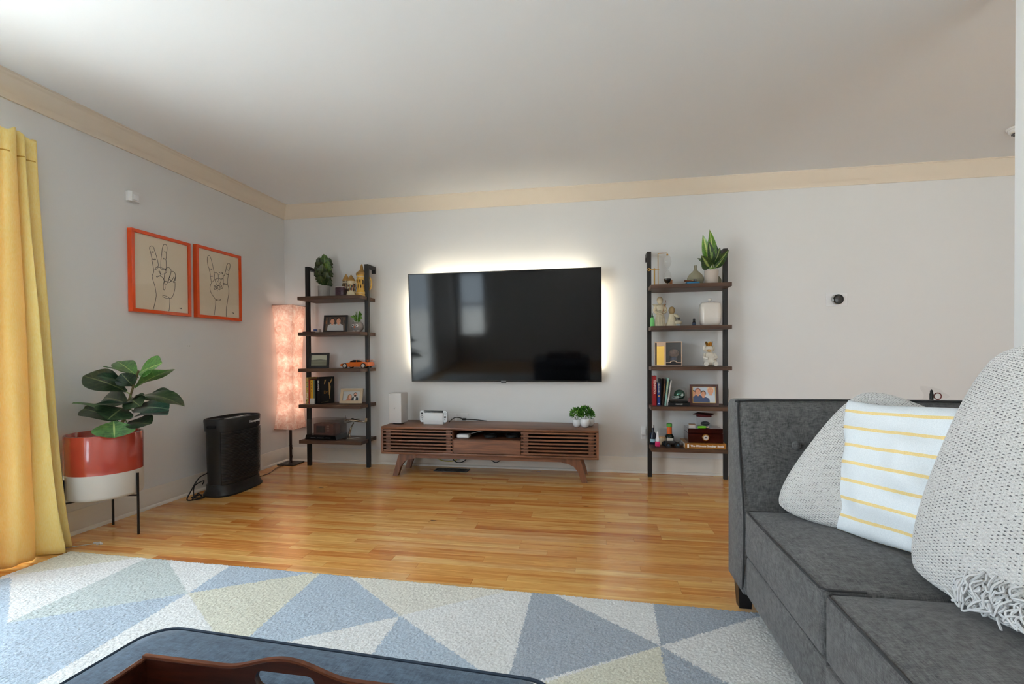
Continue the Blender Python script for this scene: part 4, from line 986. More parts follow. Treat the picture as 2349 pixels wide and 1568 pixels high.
def photo_frame(label, x, y, z, w, h, fw, fm, art, rz=0.0, tilt=0.16, mat_w=0.0, matm=None, lip=None):
    """art(b): draws a flat print into b; units are metres from lower left of the opening"""
    t = thing('photo_frame', label, 'photo frame', (x, y, z), rz, 'photo frames on the ladder shelves')
    Mx = R(-tilt, 'X')
    bar = []
    b = MB()
    for x0, x1, a, c in ((-w / 2, w / 2, 0, fw), (-w / 2, w / 2, h - fw, h), (-w / 2, -w / 2 + fw, fw, h - fw), (w / 2 - fw, w / 2, fw, h - fw)):
        b.box(x0, x1, -0.008, 0.008, a, c)
    b.xf(T(0, 0, 0.002) @ Mx); b.build('frame', fm, t, smooth=0)
    if lip:
        b = MB(); q = fw; e = 0.004
        for x0, x1, a, c in ((-w / 2 + q, w / 2 - q, q, q + e), (-w / 2 + q, w / 2 - q, h - q - e, h - q), (-w / 2 + q, -w / 2 + q + e, q + e, h - q - e), (w / 2 - q - e, w / 2 - q, q + e, h - q - e)): b.box(x0, x1, -0.006, 0.0, a, c)
        b.xf(T(0, 0, 0.002) @ Mx); b.build('inner_lip', lip, t, smooth=0)
    if mat_w:
        b = MB(); b.box(-w / 2 + fw, w / 2 - fw, -0.001, 0.004, fw, h - fw); b.xf(T(0, 0, 0.002) @ Mx); b.build('mount', matm, t, smooth=0)
    pw, ph = w - 2 * fw - 2 * mat_w, h - 2 * fw - 2 * mat_w
    b = MB(); mats = art(b, pw, ph)
    b.xf(T(0, 0, 0.002) @ Mx @ T(-pw / 2, -0.0016, fw + mat_w)); b.build('photograph', mats, t, smooth=0, fix=False)
    b = MB(); b.box(-0.02, 0.02, 0.0081, 0.0105, 0.01, h * 0.7); b.xf(T(0, 0, 0.002) @ Mx); 
    b.build('backing', M('frame backing', (0.02, 0.02, 0.02), 0.8), t, smooth=0)
    yb = math.sin(tilt) * h * 0.6
    b = MB(); b.prism([(yb + 0.009, h * 0.6 * math.cos(tilt)), (yb + 0.013, h * 0.6 * math.cos(tilt)), (0.06 + h * 0.15, 0.0005), (0.054 + h * 0.15, 0.0005)], 'x', -0.012, 0.012); b.build('easel_leg', M('frame backing', (0.02, 0.02, 0.02), 0.8), t, smooth=0)
    return t
def P(*c): return M('ink %d %d %d' % c, C(*c), 0.35)
def person_print(b, x, base_z, s, skin, hair, shirt, y, beard=None, glasses=None, w=1.0):
    quadp(b, [(x - 0.62 * s * w, base_z), (x + 0.62 * s * w, base_z), (x + 0.55 * s * w, base_z + 0.62 * s), (x + 0.2 * s, base_z + 0.82 * s), (x - 0.2 * s, base_z + 0.82 * s), (x - 0.55 * s * w, base_z + 0.62 * s)], y, shirt)
    quadp(b, [(x - 0.12 * s, base_z + 0.7 * s), (x + 0.12 * s, base_z + 0.7 * s), (x + 0.12 * s, base_z + 0.95 * s), (x - 0.12 * s, base_z + 0.95 * s)], y - 0.0001, skin)
    disc(b, x, base_z + 1.22 * s, 0.30 * s, 0.36 * s, y - 0.0001, hair)
    disc(b, x, base_z + 1.12 * s, 0.25 * s, 0.32 * s, y - 0.0002, skin)
    if beard is not None: disc(b, x, base_z + 0.97 * s, 0.2 * s, 0.15 * s, y - 0.0003, beard)
    disc(b, x - 0.09 * s, base_z + 1.17 * s, 0.03 * s, 0.02 * s, y - 0.0004, hair, 8); disc(b, x + 0.09 * s, base_z + 1.17 * s, 0.03 * s, 0.02 * s, y - 0.0004, hair, 8)

# ------------------------------------------------------------------ leaves
def leaf_mat(name, c_dark, c_light, vein, rough=0.35, centre=None, nv=7.0):
    m, n, p = base(name)
    uv = n.new('ShaderNodeUVMap'); sp = n.new('ShaderNodeSeparateXYZ'); n.l.new(uv.outputs[0], sp.inputs[0])
    du = n.math('ABSOLUTE', n.math('SUBTRACT', sp.outputs[0], 0.5))
    mid = n.math('LESS_THAN', du, 0.022)
    side = n.math('LESS_THAN', n.math('ABSOLUTE', n.math('SUBTRACT', n.math('FRACT', n.math('SUBTRACT', n.math('MULTIPLY', sp.outputs[1], nv), n.math('MULTIPLY', du, 3.0))), 0.5)), 0.06)
    f = n.noise(n.coord('Object'), 40, 3)
    c = n.ramp(f, [(0.35, c_dark), (0.65, c_light)])
    if centre:
        blot = n.noise(n.coord('UV', (6, 14, 1)), 1.0, 3)
        k = n.math('ADD', n.math('MULTIPLY', du, 2.6), n.math('MULTIPLY', blot, 0.55))
        c = n.mix(n.ramp(k, [(0.42, (1, 1, 1)), (0.62, (0, 0, 0))]), c, centre)
    c = n.mix(n.math('MULTIPLY', side, 0.18), c, vein); c = n.mix(n.math('MULTIPLY', mid, 0.8), c, vein)
    n.l.new(c, p.inputs['Base Color']); p.inputs['Roughness'].default_value = rough; p.inputs['Coat Weight'].default_value = 0.15
    p.inputs['Subsurface Weight'].default_value = 0.0
    return m
def leaf_shape(kind, v):
    if kind == 'fiddle': return max(0.03, math.sin(PI * min(1, v ** 1.25 * 0.97 + 0.03)) ** 0.75 * (0.62 + 0.42 * v) if v < 0.995 else 0.08)
    if kind == 'lance': return max(0.02, math.sin(PI * v ** 0.62) ** 0.9) if v < 1 else 0.02
    return max(0.03, math.sin(PI * v) ** 0.7)
def leaf(parent, b0, t0, width, mat, hint=(0, -0.3, 1), kind='fiddle', sag=0.12, wave=0.02, fold=0.18, name='leaf', nu=8, nv=14, seed=0, notch=None):
    b0, t0 = Vector(b0), Vector(t0); ax = t0 - b0; L = ax.length; d = ax.normalized(); hint = Vector(hint)
    s = d.cross(hint); s = s.normalized() if s.length > 1e-4 else Vector((1, 0, 0)); nr = s.cross(d).normalized(); rs = random.Random(seed); p0 = rs.uniform(0, 6)
    def fn(u, v):
        q = 2 * u - 1; hw_ = width / 2 * leaf_shape(kind, v)
        if notch and abs(q) > 0.45:
            g = (v * notch + 0.25 * abs(q)) % 1.0
            if g > 0.55: hw_ *= 0.62 + 0.38 * (0 if abs(q) > 0.9 else 1)
        bend = 4 * sag * L * v * (1 - v)
        p = b0 + d * (L * v) + s * (q * hw_) + nr * (bend + fold * hw_ * (abs(q) - 0.5) + wave * L * math.sin(9 * v + p0 + (1.5 if q > 0 else 0)) * abs(q) ** 2)
        return p[:]
    b = MB(); b.sheet(fn, nu, nv)
    return b.build(name, mat, parent, smooth=80, fix=False)
def tuft(parent, centre, rx, ry, rz_, count, size, mats, seed=1, name='foliage', up=0.4, narrow=0.45):
    b = MB(); rs = random.Random(seed)
    for k in range(count):
        a = rs.uniform(0, 2 * PI); c_ = rs.uniform(-0.5, 1); r = rs.uniform(0.35, 1) ** 0.5; q = math.sqrt(max(0, 1 - c_ * c_))
        p = Vector((centre[0] + rx * r * q * math.cos(a), centre[1] + ry * r * q * math.sin(a), centre[2] + rz_ * r * c_))
        d = (p - Vector(centre)); d.z += up * rz_ + rs.uniform(-0.3, 0.5) * rz_; d = d.normalized() if d.length > 1e-6 else Vector((0, 0, 1))
        s = d.cross(Vector((rs.uniform(-1, 1), rs.uniform(-1, 1), rs.uniform(-1, 1)))).normalized(); L = size * rs.uniform(0.7, 1.3); w_ = L * narrow
        nn = s.cross(d) * 0.15 * L
        b.add([p[:], (p + d * L * 0.5 + s * w_ * 0.5 + nn)[:], (p + d * L)[:], (p + d * L * 0.5 - s * w_ * 0.5 + nn)[:]], [(0, 1, 2), (0, 2, 3)], rs.randrange(len(mats)))
    return tag(b.build(name, mats, parent, smooth=0, fix=False), kind='stuff')

# ------------------------------------------------------------------ fiddle leaf plant in two tone planter
PC = (0.197, -1.905)
t = thing('planter', 'red and white glazed planter on thin black tripod stand', 'planter', (*PC, 0))
pr_ = 0.176
glz = M('terracotta red glaze', C(176, 66, 48), 0.16, spec=0.6, coat=0.6, var=0.06, vscale=6)
b = MB(); b.lathe([(pr_, 0.372), (pr_, 0.578), (pr_ - 0.003, 0.583), (pr_ - 0.010, 0.583), (pr_ - 0.013, 0.578), (pr_ - 0.013, 0.45), (0.001, 0.45)], 48, cap=False); pot = b.build('glazed_pot', glz, t, smooth=50)
b = MB(); b.lathe([(0.001, 0.232), (pr_ - 0.016, 0.232), (pr_ - 0.005, 0.238), (pr_ - 0.0006, 0.252), (pr_ - 0.0002, 0.3719), (pr_ - 0.013, 0.3719)], 48, cap=False); b.build('bisque_base', M('white bisque', C(206, 202, 194), 0.75, bump=0.1, bscale=500), pot, smooth=50)
b = MB(); b.lathe([(0.001, 0.535), (0.08, 0.533), (pr_ - 0.0131, 0.528)], 24, cap=False); b.build('soil', M('dark soil', C(40, 26, 20), 0.95, var=0.3, vscale=80, bump=0.8, bscale=120), pot)
st_m = M('black stand steel', (0.01, 0.01, 0.011), 0.4)
ra = 0.184
for k, a in enumerate((math.radians(10), math.radians(130), math.radians(250))):
    c_, s_ = math.cos(a), math.sin(a)
    b = MB(); b.tube([(c_ * ra, s_ * ra, 0.0), (c_ * ra, s_ * ra, 0.352)], 0.0062, 4); b.build('leg', st_m, t, smooth=0)
    b = MB(); b.tube([(0, 0, 0.2245), (c_ * (ra - 0.006), s_ * (ra - 0.006), 0.2245)], 0.0062, 4); b.build('cross_bar', st_m, t, smooth=0)
FP = thing('fiddle_leaf_plant', 'leafy fiddle leaf fig plant growing in the red planter', 'plant', (PC[0], PC[1], 0.536))
def lp(p): return (p[0] - PC[0], p[1] - PC[1], p[2] - 0.536)
bark = M('plant stem bark', C(96, 84, 52), 0.7, var=0.2, vscale=60)
stem = [lp(p) for p in [(0.197, -1.905, 0.537), (0.333, -1.905, 0.663), (0.37, -1.9, 0.798), (0.41, -1.9, 0.896), (0.425, -1.9, 0.933)]]
b = MB(); b.tube(spline(stem, 5), [0.0085] * 10 + [0.006] * 11, 8); b.build('stem', bark, FP)
fd = leaf_mat('fiddle leaf dark', C(24, 40, 26), C(46, 66, 40), C(120, 128, 84))
fl_ = leaf_mat('fiddle leaf fresh', C(48, 92, 40), C(78, 128, 58), C(170, 190, 110))
fb = leaf_mat('fiddle leaf bluish', C(28, 50, 40), C(48, 78, 60), C(120, 140, 110))
LV = [ # base, tip, width, material, hint, sag
 ((0.424, -1.9, 0.918), (0.609, -1.93, 0.976), 0.115, fl_, (0.3, -0.8, 0.6), 0.05),
 ((0.403, -1.9, 0.837), (0.701, -1.95, 0.943), 0.10, fl_, (-0.3, 0.2, 1), 0.05),
 ((0.421, -1.9, 0.893), (0.25, -1.95, 0.956), 0.07, fl_, (0.1, 0.15, 1), 0.06),
 ((0.413, -1.9, 0.903), (0.2, -1.83, 0.986), 0.09, fl_, (0.2, -0.5, 1), 0.05),
 ((0.342, -1.9, 0.815), (0.153, -1.98, 0.907), 0.13, fd, (0.4, -0.75, 0.8), 0.10),
 ((0.354, -1.9, 0.854), (0.291, -2.02, 0.908), 0.085, fb, (0.3, -0.4, 1), 0.10),
 ((0.389, -1.9, 0.847), (0.378, -1.96, 0.92), 0.09, fd, (0.3, -0.9, 0.3), 0.08),
 ((0.338, -1.89, 0.747), (0.045, -1.78, 0.767), 0.14, fd, (0.5, -0.8, 0.4), 0.08),
 ((0.44, -1.92, 0.749), (0.326, -2.06, 0.764), 0.12, fb, (0.1, 0.25, 1), 0.04),
 ((0.304, -1.92, 0.649), (0.129, -2.02, 0.761), 0.10, fl_, (0.1, 0.05, 1), 0.12),
 ((0.275, -1.9, 0.646), (-0.012, -1.86, 0.71), 0.11, fd, (0.4, -0.6, 0.8), 0.08),
 ((0.366, -1.94, 0.728), (0.39, -2.05, 0.678), 0.16, fd, (0.5, -0.8, 0.5), 0.10),
 ((0.393, -1.92, 0.782), (0.789, -1.98, 0.747), 0.105, fd, (-0.2, -0.15, 1), 0.10),
 ((0.412, -1.86, 0.77), (0.522, -1.78, 0.791), 0.11, fd, (0.2, -0.6, 0.9), 0.05),
 ((0.406, -1.92, 0.714), (0.695, -1.98, 0.73), 0.13, fb, (0.1, -0.55, 0.9), 0.08),
 ((0.39, -1.93, 0.664), (0.712, -2.0, 0.704), 0.11, fb, (-0.1, -0.22, 1), 0.06),
 ((0.367, -1.92, 0.641), (0.55, -1.95, 0.643), 0.11, fd, (0.3, -0.5, 0.8), 0.06),
 ((0.359, -1.89, 0.772), (0.531, -1.99, 0.743), 0.10, fd, (0.4, -0.8, 0.5), 0.08),
 ((0.373, -2.0, 0.574), (0.395, -2.02, 0.665), 0.185, fl_, (0.72, -0.68, 0.25), 0.04),
]
for k, (p0, p1, w_, m_, hn, sg) in enumerate(LV):
    leaf(FP, lp(p0), lp(p1), w_ * (1.35 if k != 18 else 1.0), m_, hn, 'fiddle' if k != 18 else 'round', sg, 0.02, 0.2, seed=k)
    sp_ = min(spline(stem, 5), key=lambda q: (Vector(q) - Vector(lp(p0))).length)
    b = MB(); b.tube([sp_, lp(p0)], 0.0028, 5); b.build('petiole', fl_, FP)

# ------------------------------------------------------------------ things on the left ladder shelf
z1, z2, z3, z4, z5 = LZ
conc = M('grey concrete pot', C(158, 152, 146), 0.85, var=0.06, vscale=60, bump=0.2, bscale=300)
t = thing('potted_monstera', 'bushy split leaf plant in grey pot on top of the shelf beside the lamp', 'plant', (0.510, -0.16, z1))
b = MB(); b.lathe([(0.001, 0), (0.048, 0), (0.050, 0.004), (0.054, 0.108), (0.050, 0.108), (0.048, 0.09), (0.001, 0.09)], 32, cap=False); b.build('pot', conc, t, smooth=50)
mg = leaf_mat('monstera leaf', C(30, 46, 22), C(58, 78, 34), C(116, 120, 70)); mg2 = leaf_mat('monstera leaf bright', C(52, 86, 28), C(88, 124, 44), C(150, 160, 90))
rs = random.Random(3)
for k in range(20):
    f = k / 19; zc = 0.115 + 0.18 * f; a = k * 2.4
    d = Vector((math.cos(a) * 0.052, math.sin(a) * 0.05 - 0.012, 0.075 + 0.055 * f))
    if k > 16: d = Vector((math.cos(a) * 0.02, -0.01, 0.125))
    b0 = Vector((0.010 * math.cos(a), 0.01 * math.sin(a), zc - 0.02)); leaf(t, b0, b0 + d, 0.095, mg2 if k in (13, 17, 18, 19, 9) else mg, (math.cos(a) * 0.7, math.sin(a) * 0.7 - 0.5, 0.25), 'round', 0.14, 0.02, 0.2, nu=10, nv=22, seed=k, notch=4.5)
b = MB(); b.tube([(0, 0, 0.0905), (0.002, 0, 0.30)], 0.004, 6); b.build('stem', mg, t)

cer = M('stein ochre ceramic', C(206, 168, 92), 0.3, coat=0.4, var=0.18, vscale=45); cer2 = M('stein gold ceramic', C(214, 164, 62), 0.3, coat=0.4, var=0.2, vscale=45)
ivory = M('stein ivory', C(216, 200, 164), 0.3, coat=0.4)
def stein(label, x, y, h, r, cm, big=False, hdir=0.0, scene_cols=()):
    t = thing('beer_stein', label, 'beer stein', (x, y, z1), 0, 'lidded steins on the top shelf')
    b = MB(); bh = h * (0.66 if big else 0.70)
    b.lathe([(0.001, 0), (r * 1.12, 0), (r * 1.14, bh * 0.05), (r * 1.06, bh * 0.09), (r * 1.12, bh * 0.14), (r * 1.12, bh * 0.20), (r, bh * 0.27), (r * 0.93, bh * 0.55), (r * 0.90, bh * 0.86), (r * 0.97, bh * 0.93), (r * 0.95, bh)], 32, cap=False); b.build('body', cm, t, smooth=50)
    # relief figures round the body
    rz_ = random.Random(int(x * 1000))
    for k in range(22):
        a = -PI / 2 + (k % 11 - 5) * 0.34 + rz_.uniform(-0.1, 0.1); rr_ = r * (0.93 if k < 11 else 0.91); s_ = rz_.uniform(0.7, 1.3)
        b = MB(); b.ball((rr_ * math.cos(a), rr_ * math.sin(a), bh * ((0.46 if k < 11 else 0.70) + rz_.uniform(-0.04, 0.04))), r * 0.16 * s_, r * 0.13, bh * 0.11 * s_, 10, 8)
        b.build('relief_figure', M('stein relief %d %d' % (k % 4, big), [C(60, 46, 30), C(190, 130, 50), C(52, 74, 66), C(150, 72, 36)][k % 4] if not big else [C(64, 44, 22), C(214, 168, 70), C(40, 30, 22), C(196, 146, 58)][k % 4], 0.35), t)
    for zz in (0.17, 0.90):
        b = MB(); b.lathe([(r * (1.13 if zz < .5 else 0.99), bh * zz - 0.003), (r * (1.15 if zz < .5 else 1.01), bh * zz), (r * (1.13 if zz < .5 else 0.99), bh * zz + 0.003)], 32, cap=False); b.build('band', ivory, t, smooth=0)
    b = MB()
    if big: b.lathe([(r * 1.06, bh + .0005), (r * 1.08, bh * 1.08), (r * 0.95, bh * 1.13), (r * 0.55, bh * 1.2), (r * 0.32, bh * 1.26), (r * 0.26, bh * 1.40), (r * 0.12, bh * 1.48), (0.001, h)], 28, cap=False)
    else: b.lathe([(r * 0.98, bh + .0005), (r * 1.0, bh * 1.06), (r * 0.84, bh * 1.12), (r * 0.55, bh * 1.24), (r * 0.25, bh * 1.36), (0.001, h)], 28, cap=False)
    b.build('lid', M('stein lid bronze', C(176, 136, 74), 0.35, 0.3), t, smooth=50)
    a = hdir; c_, s_ = math.cos(a), math.sin(a)
    b = MB(); pts = [(r * 0.9, bh * 0.86), (r * 1.5, bh * 0.90), (r * 1.85, bh * 0.66), (r * 1.6, bh * 0.38), (r * 0.98, bh * 0.26)]
    b.tube(spline([(p * c_, p * s_, q) for p, q in pts], 6), 0.0055 if not big else 0.008, 8); b.build('handle', ivory if not big else cm, t)
    return t
stein('small dark painted stein with pointed lid, farthest left of three', 0.690, -0.09, 0.225, 0.034, M('stein dark painted', C(120, 96, 66), 0.3, coat=0.4, var=0.3, vscale=50), hdir=-0.3)
stein('small ivory stein with painted scene, middle of the three steins', 0.772, -0.15, 0.205, 0.038, ivory, hdir=-0.15)
stein('tall golden stein with spired lid behind the shelf post', 0.868, -0.135, 0.300, 0.047, cer2, True, hdir=0.15)
t = thing('picture_tin', 'small dark purple picture tin with white rim in front of steins', 'tin', (0.702, -0.212, z1))
b = MB(); b.rbox(-0.040, 0.040, -0.022, 0.022, 0, 0.082, 0.004, 2); b.build('body', M('tin print', C(70, 46, 56), 0.4, var=0.5, vscale=60), t)
b = MB(); b.rbox(-0.041, 0.041, -0.023, 0.023, 0.0821, 0.090, 0.002, 1); b.build('rim', M('tin rim white', C(220, 210, 204), 0.4), t)

# second shelf
bf = M('black picture frame', (0.012, 0.010, 0.010), 0.35)
def art_two_men(b, w, h):
    mats = [P(92, 72, 58), P(214, 150, 118), P(36, 26, 22), P(196, 192, 190), P(60, 48, 44), P(150, 96, 60)]
    quadp(b, [(0, 0), (w, 0), (w, h), (0, h)], 0, 0)
    for k in range(9): quadp(b, [(w * k / 9, h * .5), (w * k / 9 + w * .07, h * .5), (w * k / 9 + w * .07, h * (0.75 + 0.2 * (k % 2))), (w * k / 9, h * (0.75 + 0.2 * (k % 2)))], -0.0001, 4 if k % 3 else 5)
    person_print(b, w * .34, 0, h * .60, 1, 2, 3, -0.0003); person_print(b, w * .64, 0, h * .62, 1, 2, 3, -0.0004)
    return mats
photo_frame('black framed photo of two people in white shirts', 0.612, -0.155, z2, 0.222, 0.160, 0.016, bf, art_two_men, 0.10)
t = thing('card_box', 'tiny pale box with blue label beside the black photo frame', 'box', (0.445, -0.17, z2))
b = MB(); b.rbox(-0.028, 0.028, -0.02, 0.02, 0, 0.034, 0.002, 1); b.build('body', M('pale card', C(206, 190, 180), 0.6), t)
b = MB(); b.box(-0.026, 0.008, -0.0212, -0.0203, 0.014, 0.032); b.build('blue_label', M('blue label', C(60, 88, 150), 0.5), t, smooth=0)
o = MB().rbox(-0.045, 0.045, -0.03, 0.03, 0, 0.008, 0.002, 1).build('pocket_notebook', M('dark red notebook', C(84, 34, 30), 0.6), loc=(0.408, -0.245, z2)); tag(o, 'thin dark red notebook lying at the shelf end by the lamp', 'notebook')
t = thing('owl_planter', 'grey owl faced pot with green fern', 'plant', (0.838, -0.165, z2))
owl = M('owl grey ceramic', C(150, 140, 136), 0.4)
b = MB(); b.lathe([(0.001, 0.0), (0.030, 0.0), (0.036, 0.012), (0.052, 0.03), (0.056, 0.052), (0.048, 0.078), (0.040, 0.088), (0.036, 0.088), (0.034, 0.075), (0.001, 0.075)], 28, cap=False); b.build('pot', owl, t, smooth=60)
for s in (-1, 1):
    b = MB(); b.lathe([(0.012, 0.0), (0.001, 0.026)], 12, (s * 0.034, -0.012, 0.080)); b.build('ear', owl, t)
    b = MB(); b.ball((s * 0.019, -0.0495, 0.058), 0.013, 0.006, 0.013); e_ = b.build('eye', M('owl eye white', C(225, 220, 215), 0.3), t)
    b = MB(); b.ball((s * 0.019, -0.0550, 0.058), 0.0055, 0.003, 0.0055, 10, 8); b.build('pupil', M('owl pupil', (0.01, 0.01, 0.01), 0.2), e_)
    b = MB(); b.ball((s * 0.020, -0.030, 0.0), 0.016, 0.014, 0.008); b.xf(T(0, 0, 0.0081)); b.build('foot', M('owl eye white', C(225, 220, 215), 0.3), t)
b = MB(); b.lathe([(0.010, 0), (0.001, 0.016)], 10); b.xf(T(0, -0.052, 0.046) @ R(PI / 2 + 0.9, 'X')); b.build('beak', M('owl beak orange', C(206, 104, 48), 0.4), t)
fg = [M('fern green %d' % k, c, 0.5) for k, c in enumerate((C(92, 150, 44), C(120, 176, 60), C(70, 120, 36)))]
b = MB(); rs = random.Random(8)
for k in range(26):
    a = rs.uniform(0, 2 * PI); rr_ = rs.uniform(0.25, 1.0); tip = Vector((math.cos(a) * 0.065 * rr_, math.sin(a) * 0.05 * rr_, 0.088 + 0.125 * (1.05 - rr_ * 0.75)))
    p0 = Vector((0.012 * math.cos(a), 0.012 * math.sin(a), 0.078)); mid = (p0 + tip) / 2 + Vector((0, 0, 0.02))
    pts = spline([p0, mid, tip], 7); b.tube(pts, 0.0008, 3, rs.randrange(3))
    for q in range(3, len(pts) - 1):
        d = (Vector(pts[q + 1]) - Vector(pts[q])).normalized(); s = d.cross(Vector((math.sin(a), -math.cos(a), 0.3))).normalized(); L = 0.014 * (1 - q / len(pts)) + 0.004
        for sg in (-1, 1):
            p = Vector(pts[q]); b.add([p[:], (p + s * sg * L + d * 0.006)[:], (p + d * 0.007)[:]], [(0, 1, 2)], rs.randrange(3))
tag(b.build('fern', fg, t, smooth=0, fix=False), kind='stuff')

# third shelf
def art_sea(b, w, h):
    mats = [P(196, 198, 176), P(120, 118, 96), P(160, 160, 138), P(96, 96, 84)]
    quadp(b, [(0, 0), (w, 0), (w, h), (0, h)], 0, 0); quadp(b, [(0, 0), (w, 0), (w, h * .55), (0, h * .55)], -0.0001, 1)
    for k in range(5): quadp(b, [(0, h * (.05 + .1 * k)), (w, h * (.07 + .1 * k)), (w, h * (.10 + .1 * k)), (0, h * (.09 + .1 * k))], -0.0002, 2)
    quadp(b, [(0, h * .54), (w, h * .54), (w * .6, h * .60), (w * .2, h * .57)], -0.0003, 3)
    return mats
photo_frame('dark grey framed sea view photo behind the shelf post', 0.447, -0.16, z3, 0.190, 0.140, 0.020, M('charcoal frame', (0.03, 0.028, 0.028), 0.45), art_sea, 0.08, 0.14)
t = thing('model_car', 'shiny orange model sports car on the shelf', 'toy car', (0.822, -0.145, z3), math.radians(-4))
paint_o = M('orange car paint', C(222, 104, 12), 0.18, 0.35, coat=1.0)
prof = [(-0.143, 0.020), (-0.146, 0.034), (-0.138, 0.044), (-0.090, 0.052), (-0.055, 0.056), (-0.025, 0.072), (0.010, 0.079), (0.050, 0.077), (0.085, 0.062), (0.120, 0.060), (0.140, 0.058), (0.146, 0.040), (0.143, 0.020), (0.115, 0.014), (-0.115, 0.014)]
vs = []; fs = []; ny_ = 7; npf = len(prof)
for j in range(ny_):
    q = -1 + 2 * j / (ny_ - 1); yy = q * 0.058
    for x, z in prof:
        top = max(0, (z - 0.050) / 0.03); tuck = 1 - 0.25 * top - (0.06 if abs(x) > 0.13 else 0)
        zz = z - 0.004 * (q * q) * (1 if z > 0.03 else 0); vs.append((x * (1 - 0.03 * q * q), yy * tuck, zz))
for j in range(ny_ - 1):
    for k in range(npf): fs.append((j * npf + k, j * npf + (k + 1) % npf, (j + 1) * npf + (k + 1) % npf, (j + 1) * npf + k))
fs.append(list(range(npf))); fs.append([(ny_ - 1) * npf + k for k in range(npf)][::-1])
b = MB(); b.add(vs, fs); b.build('car_body', paint_o, t, smooth=55)
cg = M('car dark glass', (0.01, 0.012, 0.014), 0.08)
for s in (-1, 1):
    b = MB(); b.add([(x, s * yy, z) for x, yy, z in ((-0.046, 0.0535, 0.056), (0.000, 0.0495, 0.074), (0.018, 0.0490, 0.0745), (0.018, 0.0535, 0.056))], [(0, 1, 2, 3)]); b.add([(x, s * yy, z) for x, yy, z in ((0.023, 0.0535, 0.056), (0.023, 0.0490, 0.0745), (0.048, 0.0495, 0.073), (0.076, 0.0535, 0.058))], [(0, 1, 2, 3)]); b.build('side_window', cg, t, smooth=0, fix=False)
b = MB(); b.add([(-0.053, -0.044, 0.0580), (-0.053, 0.044, 0.0580), (-0.022, 0.038, 0.0748), (-0.022, -0.038, 0.0748)], [(0, 1, 2, 3)]); b.build('windscreen', cg, t, smooth=0, fix=False)
b = MB(); b.box(0.118, 0.142, -0.05, 0.05, 0.072, 0.075); b.box(0.122, 0.128, -0.04, -0.036, 0.060, 0.072); b.box(0.122, 0.128, 0.036, 0.04, 0.060, 0.072); b.build('spoiler', paint_o, t, smooth=0)
tyre = M('tyre rubber', (0.01, 0.01, 0.01), 0.7); rimm = M('chrome rim', (0.75, 0.75, 0.75), 0.15, 1.0)
for x in (-0.092, 0.092):
    for s in (-1, 1):
        b = MB(); b.lathe([(0.014, -0.009), (0.023, -0.009), (0.0235, 0), (0.023, 0.009), (0.014, 0.009)], 24); b.xf(T(x, s * 0.052, 0.0236) @ R(PI / 2, 'X')); wh = b.build('wheel', tyre, t)
        b = MB(); b.lathe([(0.004, -0.0095), (0.0165, -0.0092), (0.0165, 0.0092), (0.004, 0.0095)], 20); b.xf(T(x, s * 0.052, 0.0236) @ R(PI / 2, 'X')); b.build('rim', rimm, wh)
b = MB(); b.box(-0.1475, -0.142, -0.04, -0.022, 0.032, 0.040); b.box(-0.1475, -0.142, 0.022, 0.04, 0.032, 0.040); b.build('headlight', rimm, t, smooth=0)

# fourth shelf: books and a photo
def will_spine(t, Mx, w2, h, d):
    b = MB(); cols = [P(60, 120, 140), P(200, 90, 60), P(90, 120, 60), P(196, 150, 60)]
    rs = random.Random(2)
    for k in range(12): disc(b, rs.uniform(-w2 * .7, w2 * .7), h * (0.05 + 0.075 * k), w2 * .35, h * .03, -0.0002, rs.randrange(4), 8)
    b.xf(Mx); b.build('spine_pattern', cols, t, smooth=0, fix=False)
book('multicoloured patterned book, leftmost in the row beside the lamp', 0.377, -0.235, z4, 0.026, 0.240, 0.15, C(196, 164, 92), 'WILL', C(226, 214, 196), 0.0, 0, 0.024, 0.30, will_spine)
book('narrow red book between the patterned book and yellow book', 0.397, -0.235, z4, 0.011, 0.222, 0.15, C(166, 36, 30))
book('yellow book with dark lettering beside the red book', 0.417, -0.228, z4, 0.026, 0.216, 0.14, C(224, 168, 42), '~~~~', C(150, 96, 24), 0, 0, 0.020, 0.62)
book('slim grey green book beside the yellow book', 0.4395, -0.228, z4, 0.015, 0.220, 0.14, C(132, 140, 104))
book('thin black book between grey green book and big black book', 0.4545, -0.232, z4, 0.012, 0.214, 0.15, C(26, 26, 26))
t = thing('white_card', 'small white square card leaning on the book spines', 'card', (0.428, -0.2405, z4))
b = MB(); b.box(-0.023, 0.023, -0.001, 0.001, 0, 0.052); b.xf(R(-0.10, 'X')); b.build('card', M('white card', C(214, 208, 198), 0.6), t, smooth=0)
def drj(t, Mx, w2, h, d):
    b = MB(); x = w2 + 0.0004
    def sq(pts, mi): b.add([(x, yy, zz) for yy, zz in pts], [list(range(len(pts)))], mi)
    d2 = d
    sq([(d2 * .62, h * .30), (d2 * .70, h * .30), (d2 * .74, h * .62), (d2 * .66, h * .80), (d2 * .60, h * .78)], 0)
    sq([(d2 * .82, h * .93), (d2 * .74, h * .84), (d2 * .70, h * .76), (d2 * .74, h * .75), (d2 * .86, h * .90)], 0)
    sq([(d2 * .30, h * .72), (d2 * .36, h * .74), (d2 * .44, h * .90), (d2 * .34, h * .88)], 0)
    sq([(d2 * .66, h * .16), (d2 * .72, h * .16), (d2 * .68, h * .30), (d2 * .64, h * .30)], 0)
    sq([(d2 * .10, h * .055), (d2 * .60, h * .075), (d2 * .60, h * .083), (d2 * .10, h * .063)], 1)
    b.xf(Mx); b.build('cover_picture', [P(206, 160, 96), P(150, 130, 100)], t, smooth=0, fix=False)
    text_mesh('Dr. J', 0.040, M('gold print', C(176, 116, 40), 0.4), 'cover_title', t, Mx @ T(x, d * 0.50, h * 0.42) @ R(PI / 2, 'Z') @ FRONT, 0.0002)
